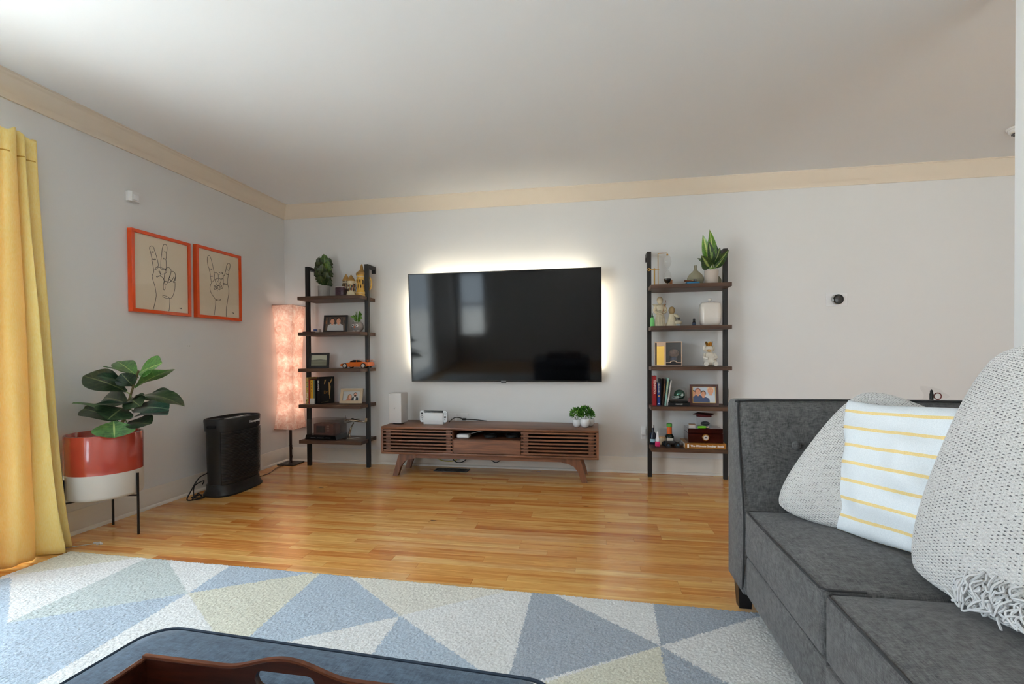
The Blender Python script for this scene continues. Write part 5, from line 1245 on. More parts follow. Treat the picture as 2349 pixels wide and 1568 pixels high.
book('tall black book with bold white spine title and cover turned to view', 0.486, -0.232, z4, 0.030, 0.244, 0.165, C(24, 22, 22), 'ERVING', C(232, 230, 226), 0, math.radians(-20), 0.027, 0.68, drj)
sil = M('champagne frame', C(190, 168, 140), 0.35, 0.25)
def art_couple(b, w, h):
    mats = [P(196, 196, 194), P(226, 168, 142), P(64, 40, 28), P(170, 120, 76), P(52, 54, 60), P(222, 218, 214), P(198, 120, 90)]
    quadp(b, [(0, 0), (w, 0), (w, h), (0, h)], 0, 0)
    person_print(b, w * .72, -h * .05, h * .60, 1, 2, 4, -0.0002, beard=2)
    quadp(b, [(w * .66, 0), (w * .76, 0), (w * .78, h * .40), (w * .66, h * .38)], -0.0004, 5)
    disc(b, w * .40, h * .38, w * .13, h * .32, -0.0005, 3); quadp(b, [(w * .16, 0), (w * .52, 0), (w * .50, h * .25), (w * .30, h * .28)], -0.0006, 6); disc(b, w * .42, h * .38, w * .085, h * .22, -0.0007, 1)
    return mats
photo_frame('champagne framed photo of a couple, lying tilted on the shelf', 0.768, -0.175, z4, 0.205, 0.140, 0.026, sil, art_couple, 0.14, 0.34)

# fifth shelf: model in a display case, silver aeroplane
t = thing('display_case', 'clear display case with small replica building on black base', 'display case', (0.517, -0.155, z5), math.radians(-3))
b = MB(); b.prism([(-0.158, 0), (0.158, 0), (0.148, 0.040), (-0.148, 0.040)], 'y', -0.095, 0.095); b.build('base', M('black lacquer base', (0.01, 0.009, 0.009), 0.18, coat=0.5), t, smooth=0)
b = MB()
for k, (a, c_) in enumerate(((-0.10, -0.05), (-0.03, 0.03), (0.05, 0.10))): b.box(a, c_, -0.0975, -0.0945, 0.014, 0.020)
b.xf(T(0, 0.002, 0)); b.build('name_plate', M('dull plate', (0.12, 0.12, 0.12), 0.4, 0.6), t, smooth=0)
hm = M('replica rosewood', C(110, 70, 58), 0.5, var=0.15, vscale=40)
b = MB(); b.box(-0.095, 0.105, -0.055, 0.055, 0.0405, 0.135); b.build('replica_block', hm, t, smooth=0)
b = MB(); b.box(-0.068, 0.020, -0.0575, -0.0551, 0.055, 0.118); b.build('facade_panel', M('dark facade', C(50, 34, 28), 0.5, var=0.4, vscale=120), t, smooth=0)
for z_ in (0.07, 0.09, 0.11):
    b = MB(); b.box(0.036, 0.062, -0.0570, -0.0551, z_, z_ + 0.012); b.build('facade_window', M('facade grey', C(150, 120, 110), 0.5), t, smooth=0)
b = MB(); cs = glass('acrylic', (0.95, 0.94, 0.935), 0.0, 0.015, 1.5)
b.box(-0.145, 0.150, -0.090, -0.0885, 0.0405, 0.178); b.box(-0.145, 0.150, 0.0885, 0.090, 0.0405, 0.178); b.box(-0.145, -0.1435, -0.0885, 0.0885, 0.0405, 0.178); b.box(0.1485, 0.150, -0.0885, 0.0885, 0.0405, 0.178); b.box(-0.145, 0.150, -0.090, 0.090, 0.1781, 0.1795); b.build('acrylic_cover', cs, t, smooth=0)
chrome = M('polished nickel', (0.62, 0.56, 0.48), 0.16, 1.0)
t = thing('model_aeroplane', 'polished silver model propeller plane on curved stand', 'model plane', (0.772, -0.17, z5), math.radians(0))
b = MB(); b.prism([(-0.085, -0.015), (-0.03, -0.050), (0.085, 0.03), (0.03, 0.055)], 'z', 0, 0.006); b.build('stand_foot', chrome, t, smooth=0)
b = MB(); b.tube(spline([(-0.015, -0.005, 0.006), (-0.020, -0.005, 0.05), (-0.005, 0, 0.10), (0.022, 0, 0.148)], 6), [0.013] * 5 + [0.010] * 7 + [0.006] * 7, 8); b.build('stand_stem', chrome, t)
Mp = T(0.022, 0, 0.163) @ R(math.radians(4), 'Y')
b = MB(); b.tube([(-0.080, 0, 0), (-0.070, 0, 0), (-0.04, 0, 0.002), (0.0, 0, 0.004), (0.06, 0, 0.003), (0.13, 0, 0.002)], [0.004, 0.012, 0.014, 0.014, 0.009, 0.003], 12); b.xf(Mp); b.build('fuselage', chrome, t)
b = MB(); b.add([(-0.03, -0.13, 0.0), (0.0, -0.13, 0.0), (0.022, 0, -0.004), (-0.04, 0, -0.004), (-0.03, 0.13, 0.0), (0.0, 0.13, 0.0), (-0.03, -0.13, 0.003), (0.0, -0.13, 0.003), (0.022, 0, 0.003), (-0.04, 0, 0.003), (-0.03, 0.13, 0.003), (0.0, 0.13, 0.003)], [(0, 1, 2, 3), (3, 2, 5, 4), (6, 9, 8, 7), (9, 10, 11, 8), (0, 6, 7, 1), (1, 7, 8, 2), (2, 8, 11, 5), (5, 11, 10, 4), (4, 10, 9, 3), (3, 9, 6, 0)]); b.xf(Mp); b.build('wing', chrome, t, smooth=0)
b = MB(); b.box(0.105, 0.128, -0.045, 0.045, 0.002, 0.004); b.box(0.108, 0.130, -0.001, 0.001, 0.003, 0.035); b.xf(Mp); b.build('tail_plane', chrome, t, smooth=0)
b = MB(); b.ball((-0.012, 0, 0.014), 0.020, 0.008, 0.009); b.xf(Mp); b.build('canopy', M('dark canopy', (0.02, 0.02, 0.02), 0.15), t)
for k in range(3):
    b = MB(); b.box(-0.0835, -0.0815, -0.004, 0.004, 0.004, 0.042); b.xf(Mp @ R(k * 2 * PI / 3 + 0.15, 'X')); b.build('propeller_blade', M('dark blade', (0.1, 0.08, 0.06), 0.3, 0.8), t, smooth=0)
b = MB(); b.ball((-0.084, 0, 0), 0.007); b.xf(Mp); b.build('spinner', chrome, t)

# ------------------------------------------------------------------ things on the right ladder shelf
z1, z2, z3, z4, z5 = RZ
brass = M('satin brass', C(206, 160, 84), 0.28, 0.95)
clear = glass('clear glass', (0.96, 0.96, 0.955), 0.0, 0.015, 1.6)
t = thing('sand_timer', 'brass framed glass hourglass with black sand on pivot stand', 'hourglass', (3.480, -0.165, z1))
b = MB(); b.rbox(-0.075, 0.085, -0.035, 0.035, 0, 0.006, 0.002, 1); b.build('stand_base', brass, t)
b = MB(); b.tube([(-0.055, 0, 0.006), (-0.055, 0, 0.150)], 0.0055, 10); b.build('pivot_post', brass, t)
b = MB(); b.tube([(-0.095, 0, 0.141), (-0.018, 0, 0.141)], 0.003, 8); b.build('axle', brass, t)
b = MB(); b.tube([(-0.097 + 0.010 * math.cos(a), 0, 0.141 + 0.010 * math.sin(a)) for a in (2 * PI * k / 18 for k in range(18))], 0.0026, 6, closed=True); b.build('turning_ring', brass, t)
b = MB(); b.tube([(0.046, 0, 0.255), (0.046, 0, 0.268), (-0.024, 0, 0.268), (-0.026, 0, 0.262), (-0.026, 0, 0.014), (-0.022, 0, 0.010), (0.046, 0, 0.010), (0.046, 0, 0.022)], 0.0030, 8); b.build('timer_frame', brass, t)
b = MB(); b.ball((0.046, 0, 0.255), 0.008); b.build('top_cap', brass, t)
b = MB(); b.lathe([(0.003, 0.022), (0.018, 0.028), (0.030, 0.050), (0.032, 0.080), (0.026, 0.105), (0.010, 0.128), (0.004, 0.137), (0.010, 0.146), (0.026, 0.168), (0.032, 0.195), (0.030, 0.222), (0.018, 0.244), (0.003, 0.252)], 28, (0.046, 0, 0)); b.build('bulbs', clear, t, smooth=60)
b = MB(); b.lathe([(0.003, 0.0235), (0.017, 0.0295), (0.0288, 0.050), (0.0300, 0.060), (0.020, 0.064), (0.001, 0.066)], 24, (0.046, 0, 0), cap=False); b.build('sand', M('black sand', (0.008, 0.008, 0.008), 0.3), t, smooth=60)
o = MB().rbox(-0.011, 0.011, -0.014, 0.014, 0, 0.062, 0.002, 1).build('match_box', M('copper card', C(176, 120, 78), 0.4, 0.3), loc=(3.562, -0.10, z1)); tag(o, 'small copper coloured upright box behind the hourglass', 'box')
vg = glass('olive glass', (0.52, 0.49, 0.36), 0.02, 0.42)
def vase(label, x, y, s):
    t = thing('glass_vase', label, 'vase', (x, y, z1), 0, 'olive glass vases')
    b = MB(); b.lathe([(0.001, 0), (0.030 * s, 0), (0.052 * s, 0.012 * s), (0.065 * s, 0.045 * s), (0.063 * s, 0.062 * s), (0.048 * s, 0.088 * s), (0.026 * s, 0.108 * s), (0.014 * s, 0.122 * s), (0.0115 * s, 0.140 * s), (0.012 * s, 0.160 * s), (0.0105 * s, 0.160 * s)], 36, cap=False); b.build('vase_body', vg, t, smooth=60)
    return t
vase('round olive glass bottle vase in front of the leafy plant', 3.742, -0.16, 1.0)
vase('second olive glass vase half hidden behind the leafy plant pot', 3.905, -0.075, 0.85)
t = thing('small_book', 'thin turquoise book lying on the top shelf', 'book', (3.700, -0.255, z1), 0.05)
b = MB(); b.rbox(-0.048, 0.048, -0.030, 0.030, 0, 0.014, 0.002, 1); b.build('cover', M('turquoise cover', C(30, 110, 150), 0.4), t)
t = thing('wooden_pipe', 'brown smoking pipe resting on the turquoise book', 'pipe', (3.700, -0.255, z1 + 0.0145), 0.1)
pm = M('briar wood', C(96, 58, 30), 0.3, coat=0.4)
b = MB(); b.tube([(-0.060, 0, 0.011), (-0.02, 0, 0.012), (0.02, 0, 0.008)], [0.010, 0.007, 0.005], 10); b.build('stem', pm, t)
b = MB(); b.lathe([(0.008, 0), (0.013, 0.006), (0.013, 0.022), (0.010, 0.024)], 16, (0.022, 0, 0)); b.build('bowl', M('dark briar', C(40, 26, 20), 0.3, coat=0.4), t)
t = thing('potted_dieffenbachia', 'upright variegated leafy plant in pale pot on the top shelf', 'plant', (3.858, -0.185, z1))
cream_p = M('pale stone pot', C(196, 184, 172), 0.7, bump=0.1)
b = MB(); b.lathe([(0.001, 0), (0.046, 0), (0.048, 0.003), (0.053, 0.113), (0.049, 0.113), (0.046, 0.095), (0.001, 0.095)], 32, cap=False); b.build('pot', cream_p, t, smooth=50)
dk = leaf_mat('dieffenbachia leaf', C(22, 52, 26), C(44, 84, 38), C(170, 190, 120), 0.3, C(150, 176, 96)); dl = leaf_mat('dieffenbachia young leaf', C(70, 124, 26), C(108, 160, 40), C(200, 214, 140), 0.3, C(196, 208, 120))
def dp(p): return (p[0] - 3.858, p[1] + 0.185, p[2] - z1)
DL = [((3.85, -0.19, 1.697), (3.786, -0.22, 1.94), 0.075, dl, (-0.2, -1, 0.1)), ((3.863, -0.19, 1.697), (3.844, -0.19, 1.986), 0.080, dl, (0.3, -1, 0)),
      ((3.863, -0.19, 1.69), (3.823, -0.24, 1.889), 0.07, dk, (0.3, -1, 0.1)), ((3.854, -0.2, 1.678), (3.738, -0.26, 1.75), 0.06, dk, (0, -1, 0.4)),
      ((3.848, -0.2, 1.668), (3.763, -0.28, 1.765), 0.10, dk, (-0.3, -1, 0.3)), ((3.873, -0.19, 1.676), (3.973, -0.24, 1.812), 0.07, dk, (0.5, -1, 0.2)),
      ((3.875, -0.18, 1.684), (3.929, -0.15, 1.85), 0.07, dk, (0.4, -1, 0)), ((3.874, -0.2, 1.667), (3.934, -0.27, 1.753), 0.06, dk, (0.6, -1, 0.2)), ((3.866, -0.19, 1.676), (3.906, -0.12, 1.896), 0.07, dk, (0.1, -1, 0))]
for k, (p0, p1, w_, m_, hn) in enumerate(DL):
    a_, b_ = Vector(dp(p0)), Vector(dp(p1)); st0 = Vector((0, 0, 0.0955)); mid_ = a_.lerp(b_, 0.12)
    leaf(t, mid_, b_, w_, m_, hn, 'lance', 0.05, 0.01, 0.22, seed=k)
    b = MB(); b.tube(spline([st0, a_, mid_], 4), 0.003, 5); b.build('petiole', dl, t)

# second shelf
porc = M('glazed bisque figurine', C(196, 184, 156), 0.35, coat=0.3, var=0.08, vscale=40)
t = thing('standing_figurine', 'tall pale ceramic robed figurine holding a thin stick', 'figurine', (3.466, -0.175, z2))
b = MB(); b.lathe([(0.001, 0), (0.046, 0), (0.045, 0.01), (0.036, 0.07), (0.030, 0.105), (0.036, 0.135), (0.038, 0.155), (0.022, 0.178), (0.012, 0.184), (0.001, 0.184)], 28, (0, 0, 0), sy=0.75, cap=False); b.build('robe', porc, t, smooth=60)
for k in range(9):
    a = -PI / 2 + (k - 4) * 0.30; b = MB(); b.tube([(0.044 * math.cos(a), 0.034 * math.sin(a), 0.004), (0.036 * math.cos(a), 0.028 * math.sin(a), 0.07), (0.031 * math.cos(a), 0.024 * math.sin(a), 0.095)], [0.004, 0.003, 0.001], 6); b.build('robe_pleat', porc, t)
b = MB(); b.add([(-0.058, 0.0, 0.182), (-0.02, -0.026, 0.135), (0.0, -0.03, 0.12), (0.0, -0.02, 0.176), (-0.02, 0.02, 0.18)], [(0, 1, 2, 3), (0, 3, 4)]); b.add([(0.050, 0.0, 0.182), (0.02, -0.026, 0.135), (0.0, -0.03, 0.12), (0.0, -0.02, 0.176), (0.02, 0.02, 0.18)], [(0, 3, 2, 1), (0, 4, 3)])
o = b.build('shoulder_wings', porc, t, smooth=60, fix=False); md = o.modifiers.new('thick', 'SOLIDIFY'); md.thickness = 0.004
b = MB(); b.ball((0, -0.004, 0.208), 0.023, 0.023, 0.029); b.build('head', porc, t)
b = MB(); b.ball((0, 0.004, 0.216), 0.0245, 0.024, 0.026); b.build('hair_cap', M('figurine brown tint', C(160, 134, 92), 0.35), t)
for s in (-1, 1):
    b = MB(); b.tube(spline([(s * 0.034, -0.004, 0.158), (s * 0.042, -0.018, 0.125), (s * 0.022, -0.038, 0.110), (0.014, -0.043, 0.106 + 0.01 * s)], 5), [0.014] * 5 + [0.012] * 6 + [0.008] * 5, 8); b.build('arm', porc, t)
b = MB(); b.tube([(0.012, -0.046, 0.098), (0.040, -0.040, 0.208)], 0.0022, 6); b.build('stick', M('stick wood', C(150, 92, 48), 0.5), t)
t = thing('seated_figurine', 'small pale ceramic seated figurine bent over its knees', 'figurine', (3.572, -0.165, z2))
b = MB(); b.lathe([(0.001, 0), (0.048, 0), (0.050, 0.012), (0.046, 0.026), (0.034, 0.05), (0.026, 0.085), (0.022, 0.104), (0.001, 0.108)], 26, (-0.012, 0, 0), sy=0.8, cap=False); b.build('robe', porc, t, smooth=60)
b = MB(); b.ball((-0.014, -0.006, 0.130), 0.026, 0.024, 0.032); b.build('head', M('figurine brown tint', C(160, 134, 92), 0.35), t)
b = MB(); b.tube(spline([(0.006, -0.01, 0.095), (0.030, -0.03, 0.075), (0.036, -0.036, 0.062)], 5), [0.012] * 6 + [0.008] * 5, 8); b.build('arm', porc, t)
b = MB(); b.ball((0.032, -0.022, 0.030), 0.030, 0.026, 0.020); b.build('knee', porc, t)
b = MB(); b.lathe([(0.001, 0), (0.016, 0), (0.018, 0.016), (0.001, 0.018)], 16, (0.030, -0.038, 0), cap=False); b.build('bowl', M('figurine blue tint', C(170, 184, 188), 0.3), t)
b = MB(); b.ball((0.036, -0.036, 0.060), 0.011); b.build('cup', M('figurine dark', C(80, 76, 70), 0.3), t)
t = thing('essential_oil_bottle', 'tiny dark amber bottle with black cap beside the diffuser', 'bottle', (3.720, -0.215, z2))
b = MB(); b.lathe([(0.001, 0), (0.0125, 0), (0.0130, 0.002), (0.0130, 0.030), (0.008, 0.036), (0.001, 0.036)], 20, cap=False); b.build('bottle_body', M('dark amber glass', (0.02, 0.012, 0.008), 0.12), t, smooth=50)
b = MB(); b.lathe([(0.0135, 0.006), (0.0135, 0.027)], 20, cap=False); b.build('label_band', M('blue black label', C(50, 66, 92), 0.5), t)
b = MB(); b.lathe([(0.0095, 0.0361), (0.0095, 0.056), (0.008, 0.058)], 18); b.build('cap', M('black cap', (0.008, 0.008, 0.008), 0.4), t)
t = thing('oil_diffuser', 'glossy white rounded oil diffuser with small knob', 'diffuser', (3.850, -0.165, z2))
gw = M('glossy white plastic', C(224, 216, 206), 0.08, spec=0.5, coat=0.5)
b = MB(); secs = []
def sqr(r, e=4.5, n=40): return [(math.copysign(abs(math.cos(a)) ** (2 / e), math.cos(a)) * r, math.copysign(abs(math.sin(a)) ** (2 / e), math.sin(a)) * r * 0.8) for a in (2 * PI * k / n for k in range(n))]
loft(b, [(sqr(0.050), 0.0), (sqr(0.062), 0.004), (sqr(0.071), 0.018), (sqr(0.077), 0.045), (sqr(0.079), 0.09), (sqr(0.0785), 0.14), (sqr(0.075), 0.172), (sqr(0.066), 0.184), (sqr(0.040), 0.190)]); b.build('shell', gw, t, smooth=60)
b = MB(); b.tube([(x * 1.0, y * 1.0, 0.052) for x, y in sqr(0.0778)], 0.0008, 4, closed=True); b.build('seam', M('seam grey', C(176, 170, 164), 0.5), t)
b = MB(); b.lathe([(0.004, 0.1901), (0.005, 0.196), (0.014, 0.204), (0.016, 0.212), (0.010, 0.220), (0.001, 0.221)], 18); b.build('knob', gw, t, smooth=60)
b = MB(); b.ball((0.022, -0.052, 0.181), 0.008, 0.002, 0.004); b.build('nozzle', M('diffuser nozzle', C(120, 110, 104), 0.4), t)
t = thing('green_bottle', 'bright green squeeze bottle behind the shelf post', 'bottle', (3.405, -0.19, z2))
b = MB(); b.lathe([(0.001, 0), (0.016, 0), (0.017, 0.003), (0.017, 0.06), (0.012, 0.075), (0.001, 0.075)], 20, cap=False); b.build('bottle_body', M('green plastic', C(110, 196, 110), 0.3), t, smooth=50)
b = MB(); b.lathe([(0.009, 0.0751), (0.008, 0.088), (0.004, 0.090), (0.002, 0.112)], 14); b.build('nozzle', M('dark green cap', C(40, 96, 52), 0.4), t)

# third shelf
t = thing('collectible_box', 'window box with gold side panel holding a small toy figure', 'box', (3.528, -0.175, z3), math.radians(-8))
bw, bh, bd = 0.205, 0.196, 0.13
kraft = M('box white card', C(206, 176, 150), 0.5); bkc = M('box black print', C(34, 28, 28), 0.4); gold = M('gold foil card', C(250, 206, 104), 0.25, 0.5)  # gold card lightened: glow of the light strip put into its colour
b = MB(); b.box(-bw / 2, bw / 2, -bd / 2, bd / 2, 0, 0.004); b.box(-bw / 2, bw / 2, bd / 2 - 0.002, bd / 2, 0.004, bh); b.build('carton', bkc, t, smooth=0)
b = MB(); b.box(-bw / 2, -bw / 2 + 0.080, -bd / 2, -bd / 2 + 0.002, 0.004, bh); b.build('front_left_panel', kraft, t, smooth=0)
b = MB(); b.box(-bw / 2 + 0.012, -bw / 2 + 0.074, -bd / 2 - 0.001, -bd / 2 - 0.0001, 0.010, bh - 0.036); b.build('gold_panel', gold, t, smooth=0)
b = MB(); b.box(-bw / 2 + 0.004, -bw / 2 + 0.016, -bd / 2 - 0.0015, -bd / 2 - 0.0002, 0.008, bh - 0.008); b.build('black_edge', bkc, t, smooth=0)
b = MB(); b.box(-bw / 2 + 0.080, bw / 2, -bd / 2, -bd / 2 + 0.002, 0.004, 0.034)
ar = [(-0.0 + 0.026 * math.cos(a), 0.034 + 0.014 * math.sin(a)) for a in (PI * k / 12 for k in range(13))]
b.prism([(x + 0.040, z) for x, z in ar], 'y', -bd / 2, -bd / 2 + 0.002); b.build('name_panel', kraft, t, smooth=0)
b = MB(); b.box(-bw / 2 + 0.085, bw / 2 - 0.004, -bd / 2 - 0.001, -bd / 2 - 0.0001, 0.008, 0.030); b.prism([(x * 0.85 + 0.040, 0.03 + (z - 0.034) * 0.8) for x, z in [(q[0], q[1]) for q in ar]], 'y', -bd / 2 - 0.001, -bd / 2 - 0.0001); b.build('name_plate', bkc, t, smooth=0)
b = MB()
for x in (-bw / 2 + 0.080, bw / 2 - 0.005): b.box(x, x + 0.005, -bd / 2, -bd / 2 + 0.002, 0.034, bh)
b.box(-bw / 2 + 0.085, bw / 2 - 0.005, -bd / 2, -bd / 2 + 0.002, bh - 0.006, bh); b.box(-bw / 2, bw / 2, -bd / 2 + 0.002, bd / 2 - 0.002, bh - 0.002, bh); b.build('carton_edge', kraft, t, smooth=0)
b = MB(); b.box(-bw / 2, -bw / 2 + 0.002, -bd / 2 + .002, bd / 2 - .002, 0.004, bh - .002); b.build('side_panel', kraft, t, smooth=0)
b = MB(); b.box(-bw / 2 + 0.085, bw / 2 - 0.005, -bd / 2 + 0.0005, -bd / 2 + 0.001, 0.034, bh - 0.006); b.box(bw / 2 - 0.001, bw / 2, -bd / 2 + 0.002, bd / 2 - 0.002, 0.034, bh - 0.002); b.build('cellophane', clear, t, smooth=0)
toy = M('toy grey brown', C(120, 96, 84), 0.5, var=0.5, vscale=60)
b = MB(); b.ball((0.042, 0.0, 0.104), 0.040, 0.034, 0.036); b.build('toy_head', toy, t)
b = MB(); b.ball((0.042, 0.0, 0.054), 0.026, 0.022, 0.034); b.build('toy_body', M('toy body', C(70, 74, 92), 0.5, var=0.4, vscale=50), t)
for s in (-1, 1):
    b = MB(); b.lathe([(0.012, 0), (0.012, 0.03)], 12, (0.042 + s * 0.013, -0.004, 0.0045)); b.build('toy_leg', toy, t)
t = thing('crowned_figurine', 'white seated animal figurine wearing a gold crown', 'figurine', (3.842, -0.18, z3))
wc = M('white glazed ceramic', C(222, 214, 200), 0.25, coat=0.4)
b = MB(); b.lathe([(0.001, 0), (0.036, 0.002), (0.050, 0.02), (0.052, 0.045), (0.044, 0.075), (0.034, 0.098), (0.024, 0.108), (0.001, 0.11)], 28, (0.004, 0.006, 0), sy=0.85, cap=False); b.build('body', wc, t, smooth=60)
b = MB(); b.ball((-0.004, -0.004, 0.132), 0.034, 0.032, 0.032); b.build('head', wc, t)
b = MB(); b.ball((-0.010, -0.034, 0.124), 0.016, 0.014, 0.012); b.build('muzzle', M('warm ceramic', C(206, 170, 120), 0.3), t)
for s in (-1, 1):
    b = MB(); b.ball((-0.004 + s * 0.034, 0.002, 0.142), 0.012, 0.007, 0.022); b.build('ear', wc, t)
    b = MB(); b.tube(spline([(s * 0.038, 0, 0.095), (s * 0.044, -0.03, 0.070), (s * 0.020, -0.046, 0.060)], 5), 0.012, 8); b.build('arm', wc, t)
    b = MB(); b.tube([(s * 0.026, -0.01, 0.018), (s * 0.036, -0.058, 0.019)], 0.0185, 12); b.build('leg', wc, t)
b = MB(); nc = 20; vs = []; fs = []
for k in range(nc):
    a = 2 * PI * k / nc; hi = 0.034 if k % 4 == 0 else (0.014 if k % 4 == 2 else 0.022)
    vs += [(-0.004 + 0.021 * math.cos(a), -0.002 + 0.021 * math.sin(a), 0.158), (-0.004 + 0.027 * math.cos(a), -0.002 + 0.027 * math.sin(a), 0.164 + hi)]
for k in range(nc): j = (k + 1) % nc; fs.append((2 * k, 2 * j, 2 * j + 1, 2 * k + 1))
b.add(vs, fs); o = b.build('crown', M('gold crown', C(190, 140, 60), 0.25, 0.8), t, smooth=0, fix=False); md = o.modifiers.new('thick', 'SOLIDIFY'); md.thickness = 0.002

# fourth shelf
book('tall red book with white title, leftmost beside the shelf post', 3.417, -0.215, z4, 0.029, 0.238, 0.15, C(150, 22, 28), 'SEINFELDIA', C(226, 206, 196), 0, 0, 0.022, 0.62)
def ornament(t, Mx, w2, h, d):
    b = MB(); disc(b, 0, h * .42, w2 * .6, h * .03, -0.0003, 0); disc(b, 0, h * .08, w2 * .5, h * .03, -0.0003, 1); b.xf(Mx); b.build('spine_emblem', [P(220, 150, 50), P(200, 210, 220)], t, smooth=0, fix=False)
book('short blue book with orange emblem beside the red book', 3.450, -0.210, z4, 0.022, 0.182, 0.14, C(34, 62, 132), '~~~~~~~~', C(206, 196, 150), 0, 0, 0.013, 0.72, ornament)
book('black book leaning behind the brown lettered book', 3.4685, -0.190, z4, 0.013, 0.212, 0.14, C(22, 20, 20))
book('dark brown lettered book leaning to the right', 3.482, -0.212, z4, 0.013, 0.212, 0.14, C(60, 36, 26), '~~~~~~~~~~~~~', C(190, 130, 70), math.radians(4.5), 0, 0.012, 0.55)
book('pale blue and yellow book leaning to the right', 3.4985, -0.218, z4, 0.0125, 0.222, 0.14, C(150, 190, 180), '~~~~~~~~~~', C(224, 200, 90), math.radians(6.5), 0, 0.011, 0.6)
book('thin white book leaning, rightmost of the row', 3.5135, -0.218, z4, 0.010, 0.205, 0.14, C(206, 200, 196), None, lean=math.radians(9))
book('black book lying flat under the green helmet case', 3.604, -0.228, z4, 0.026, 0.165, 0.15, C(20, 20, 22), 'MULANEY', C(220, 216, 210), 0, 0, 0.012, 0.5, flat=True)
zb = z4 + 0.0265
t = thing('helmet_case', 'small green football helmet in a clear display case', 'display case', (3.607, -0.165, zb))
b = MB(); b.rbox(-0.068, 0.068, -0.05, 0.05, 0, 0.010, 0.002, 1); b.build('case_base', M('black case base', (0.01, 0.01, 0.01), 0.3), t)
gm = M('metallic green shell', C(14, 84, 60), 0.2, 0.5, coat=0.8)
b = MB(); b.ball((0.010, 0, 0.058), 0.044, 0.036, 0.042, 24, 16)
b.v = [(x, y, max(z, 0.022)) for x, y, z in b.v]; b.build('helmet_shell', gm, t, smooth=60)
b = MB()
for zz in (0.030, 0.044): b.tube(spline([(0.0, -0.036, zz + 0.006), (-0.034, -0.026, zz), (-0.048, 0, zz - 0.002), (-0.034, 0.026, zz), (0.0, 0.036, zz + 0.006)], 5), 0.0022, 6)
b.tube([(-0.047, -0.006, 0.028), (-0.047, -0.006, 0.046)], 0.002, 6); b.tube([(-0.047, 0.006, 0.028), (-0.047, 0.006, 0.046)], 0.002, 6); b.build('face_mask', M('pale mask bars', C(176, 196, 196), 0.3), t)
b = MB(); b.add([(0.012, -0.0372, 0.052), (0.024, -0.0352, 0.074), (0.030, -0.0335, 0.076), (0.026, -0.0345, 0.066), (0.038, -0.0300, 0.068), (0.030, -0.0335, 0.058), (0.040, -0.0290, 0.056), (0.026, -0.0352, 0.046)], [list(range(8))]); o = b.build('wing_mark', M('silver wing', C(196, 204, 204), 0.3), t, smooth=0, fix=False)
o.location = (0, -0.0008, 0)
b = MB(); b.tube(spline([(-0.030, -0.027, 0.036), (-0.005, -0.037, 0.041), (0.02, -0.037, 0.043)], 5), 0.0024, 6); b.build('chin_strap', M('pale strap', C(200, 206, 204), 0.5), t)
b = MB(); q0 = 0.064; q1 = 0.056; hh = 0.112
for sx_, sy_ in ((1, 0), (-1, 0), (0, 1), (0, -1)):
    if sx_: b.add([(sx_ * q0, -0.047, 0.0105), (sx_ * q0, 0.047, 0.0105), (sx_ * q1, 0.040, hh), (sx_ * q1, -0.040, hh)], [(0, 1, 2, 3) if sx_ > 0 else (3, 2, 1, 0)])
    else: b.add([(-q0, sy_ * 0.047, 0.0105), (q0, sy_ * 0.047, 0.0105), (q1, sy_ * 0.040, hh), (-q1, sy_ * 0.040, hh)], [(3, 2, 1, 0) if sy_ > 0 else (0, 1, 2, 3)])
b.add([(-q1, -0.04, hh), (q1, -0.04, hh), (q1, 0.04, hh), (-q1, 0.04, hh)], [(0, 1, 2, 3)])
b.build('clear_cover', cs, t, smooth=0, fix=False)
mah = M('mahogany frame', C(70, 28, 20), 0.25, coat=0.5); goldl = M('gilt lip', C(206, 160, 88), 0.3, 0.7)
def art_family(b, w, h):
    mats = [P(196, 208, 220), P(222, 160, 128), P(70, 48, 38), P(70, 84, 118), P(218, 222, 228), P(190, 170, 140), P(128, 84, 80), P(232, 210, 178)]
    quadp(b, [(0, 0), (w, 0), (w, h), (0, h)], 0, 0)
    person_print(b, w * .04, -h * .02, h * .52, 1, 2, 6, -0.0002); person_print(b, w * .24, h * .02, h * .58, 1, 6, 3, -0.0004)
    person_print(b, w * .78, 0, h * .68, 1, 7, 4, -0.0006); person_print(b, w * .47, -h * .04, h * .52, 1, 2, 3, -0.0009, w=1.2)
    return mats
photo_frame('mahogany framed family photo with gilt lip', 3.797, -0.205, z4, 0.214, 0.168, 0.020, mah, art_family, -0.04, 0.12, lip=goldl)

# fifth shelf
t = thing('dark_bottle', 'dark blue bottle at the left end of the bottom shelf', 'bottle', (3.412, -0.13, z5))
b = MB(); b.lathe([(0.001, 0), (0.024, 0), (0.026, 0.003), (0.026, 0.085), (0.012, 0.105), (0.010, 0.135), (0.001, 0.136)], 22, cap=False); b.build('bottle_body', M('dark blue glass', C(26, 34, 52), 0.15), t, smooth=50)
b = MB(); b.lathe([(0.012, 0.1365), (0.012, 0.158)], 14); b.build('cap', M('steel cap', (0.5, 0.5, 0.5), 0.3, 0.9), t)
b = MB(); b.lathe([(0.0265, 0.02), (0.0265, 0.045)], 22, cap=False); b.build('label_band', M('pale blue label', C(150, 186, 200), 0.5), t)
t = thing('pink_tube', 'white tapered tube standing in a pink holder', 'bottle', (3.437, -0.225, z5))
b = MB(); b.rbox(-0.018, 0.018, -0.014, 0.014, 0, 0.040, 0.003, 2); b.build('holder', M('hot pink plastic', C(224, 50, 110), 0.35), t)
b = MB(); loft(b, [(sqr(0.015, 3, 20), 0.0405), (sqr(0.016, 3, 20), 0.055), (sqr(0.008, 3, 20), 0.09), (sqr(0.005, 2, 20), 0.118)]); b.build('tube', M('white tube', C(220, 216, 220), 0.3), t, smooth=60)
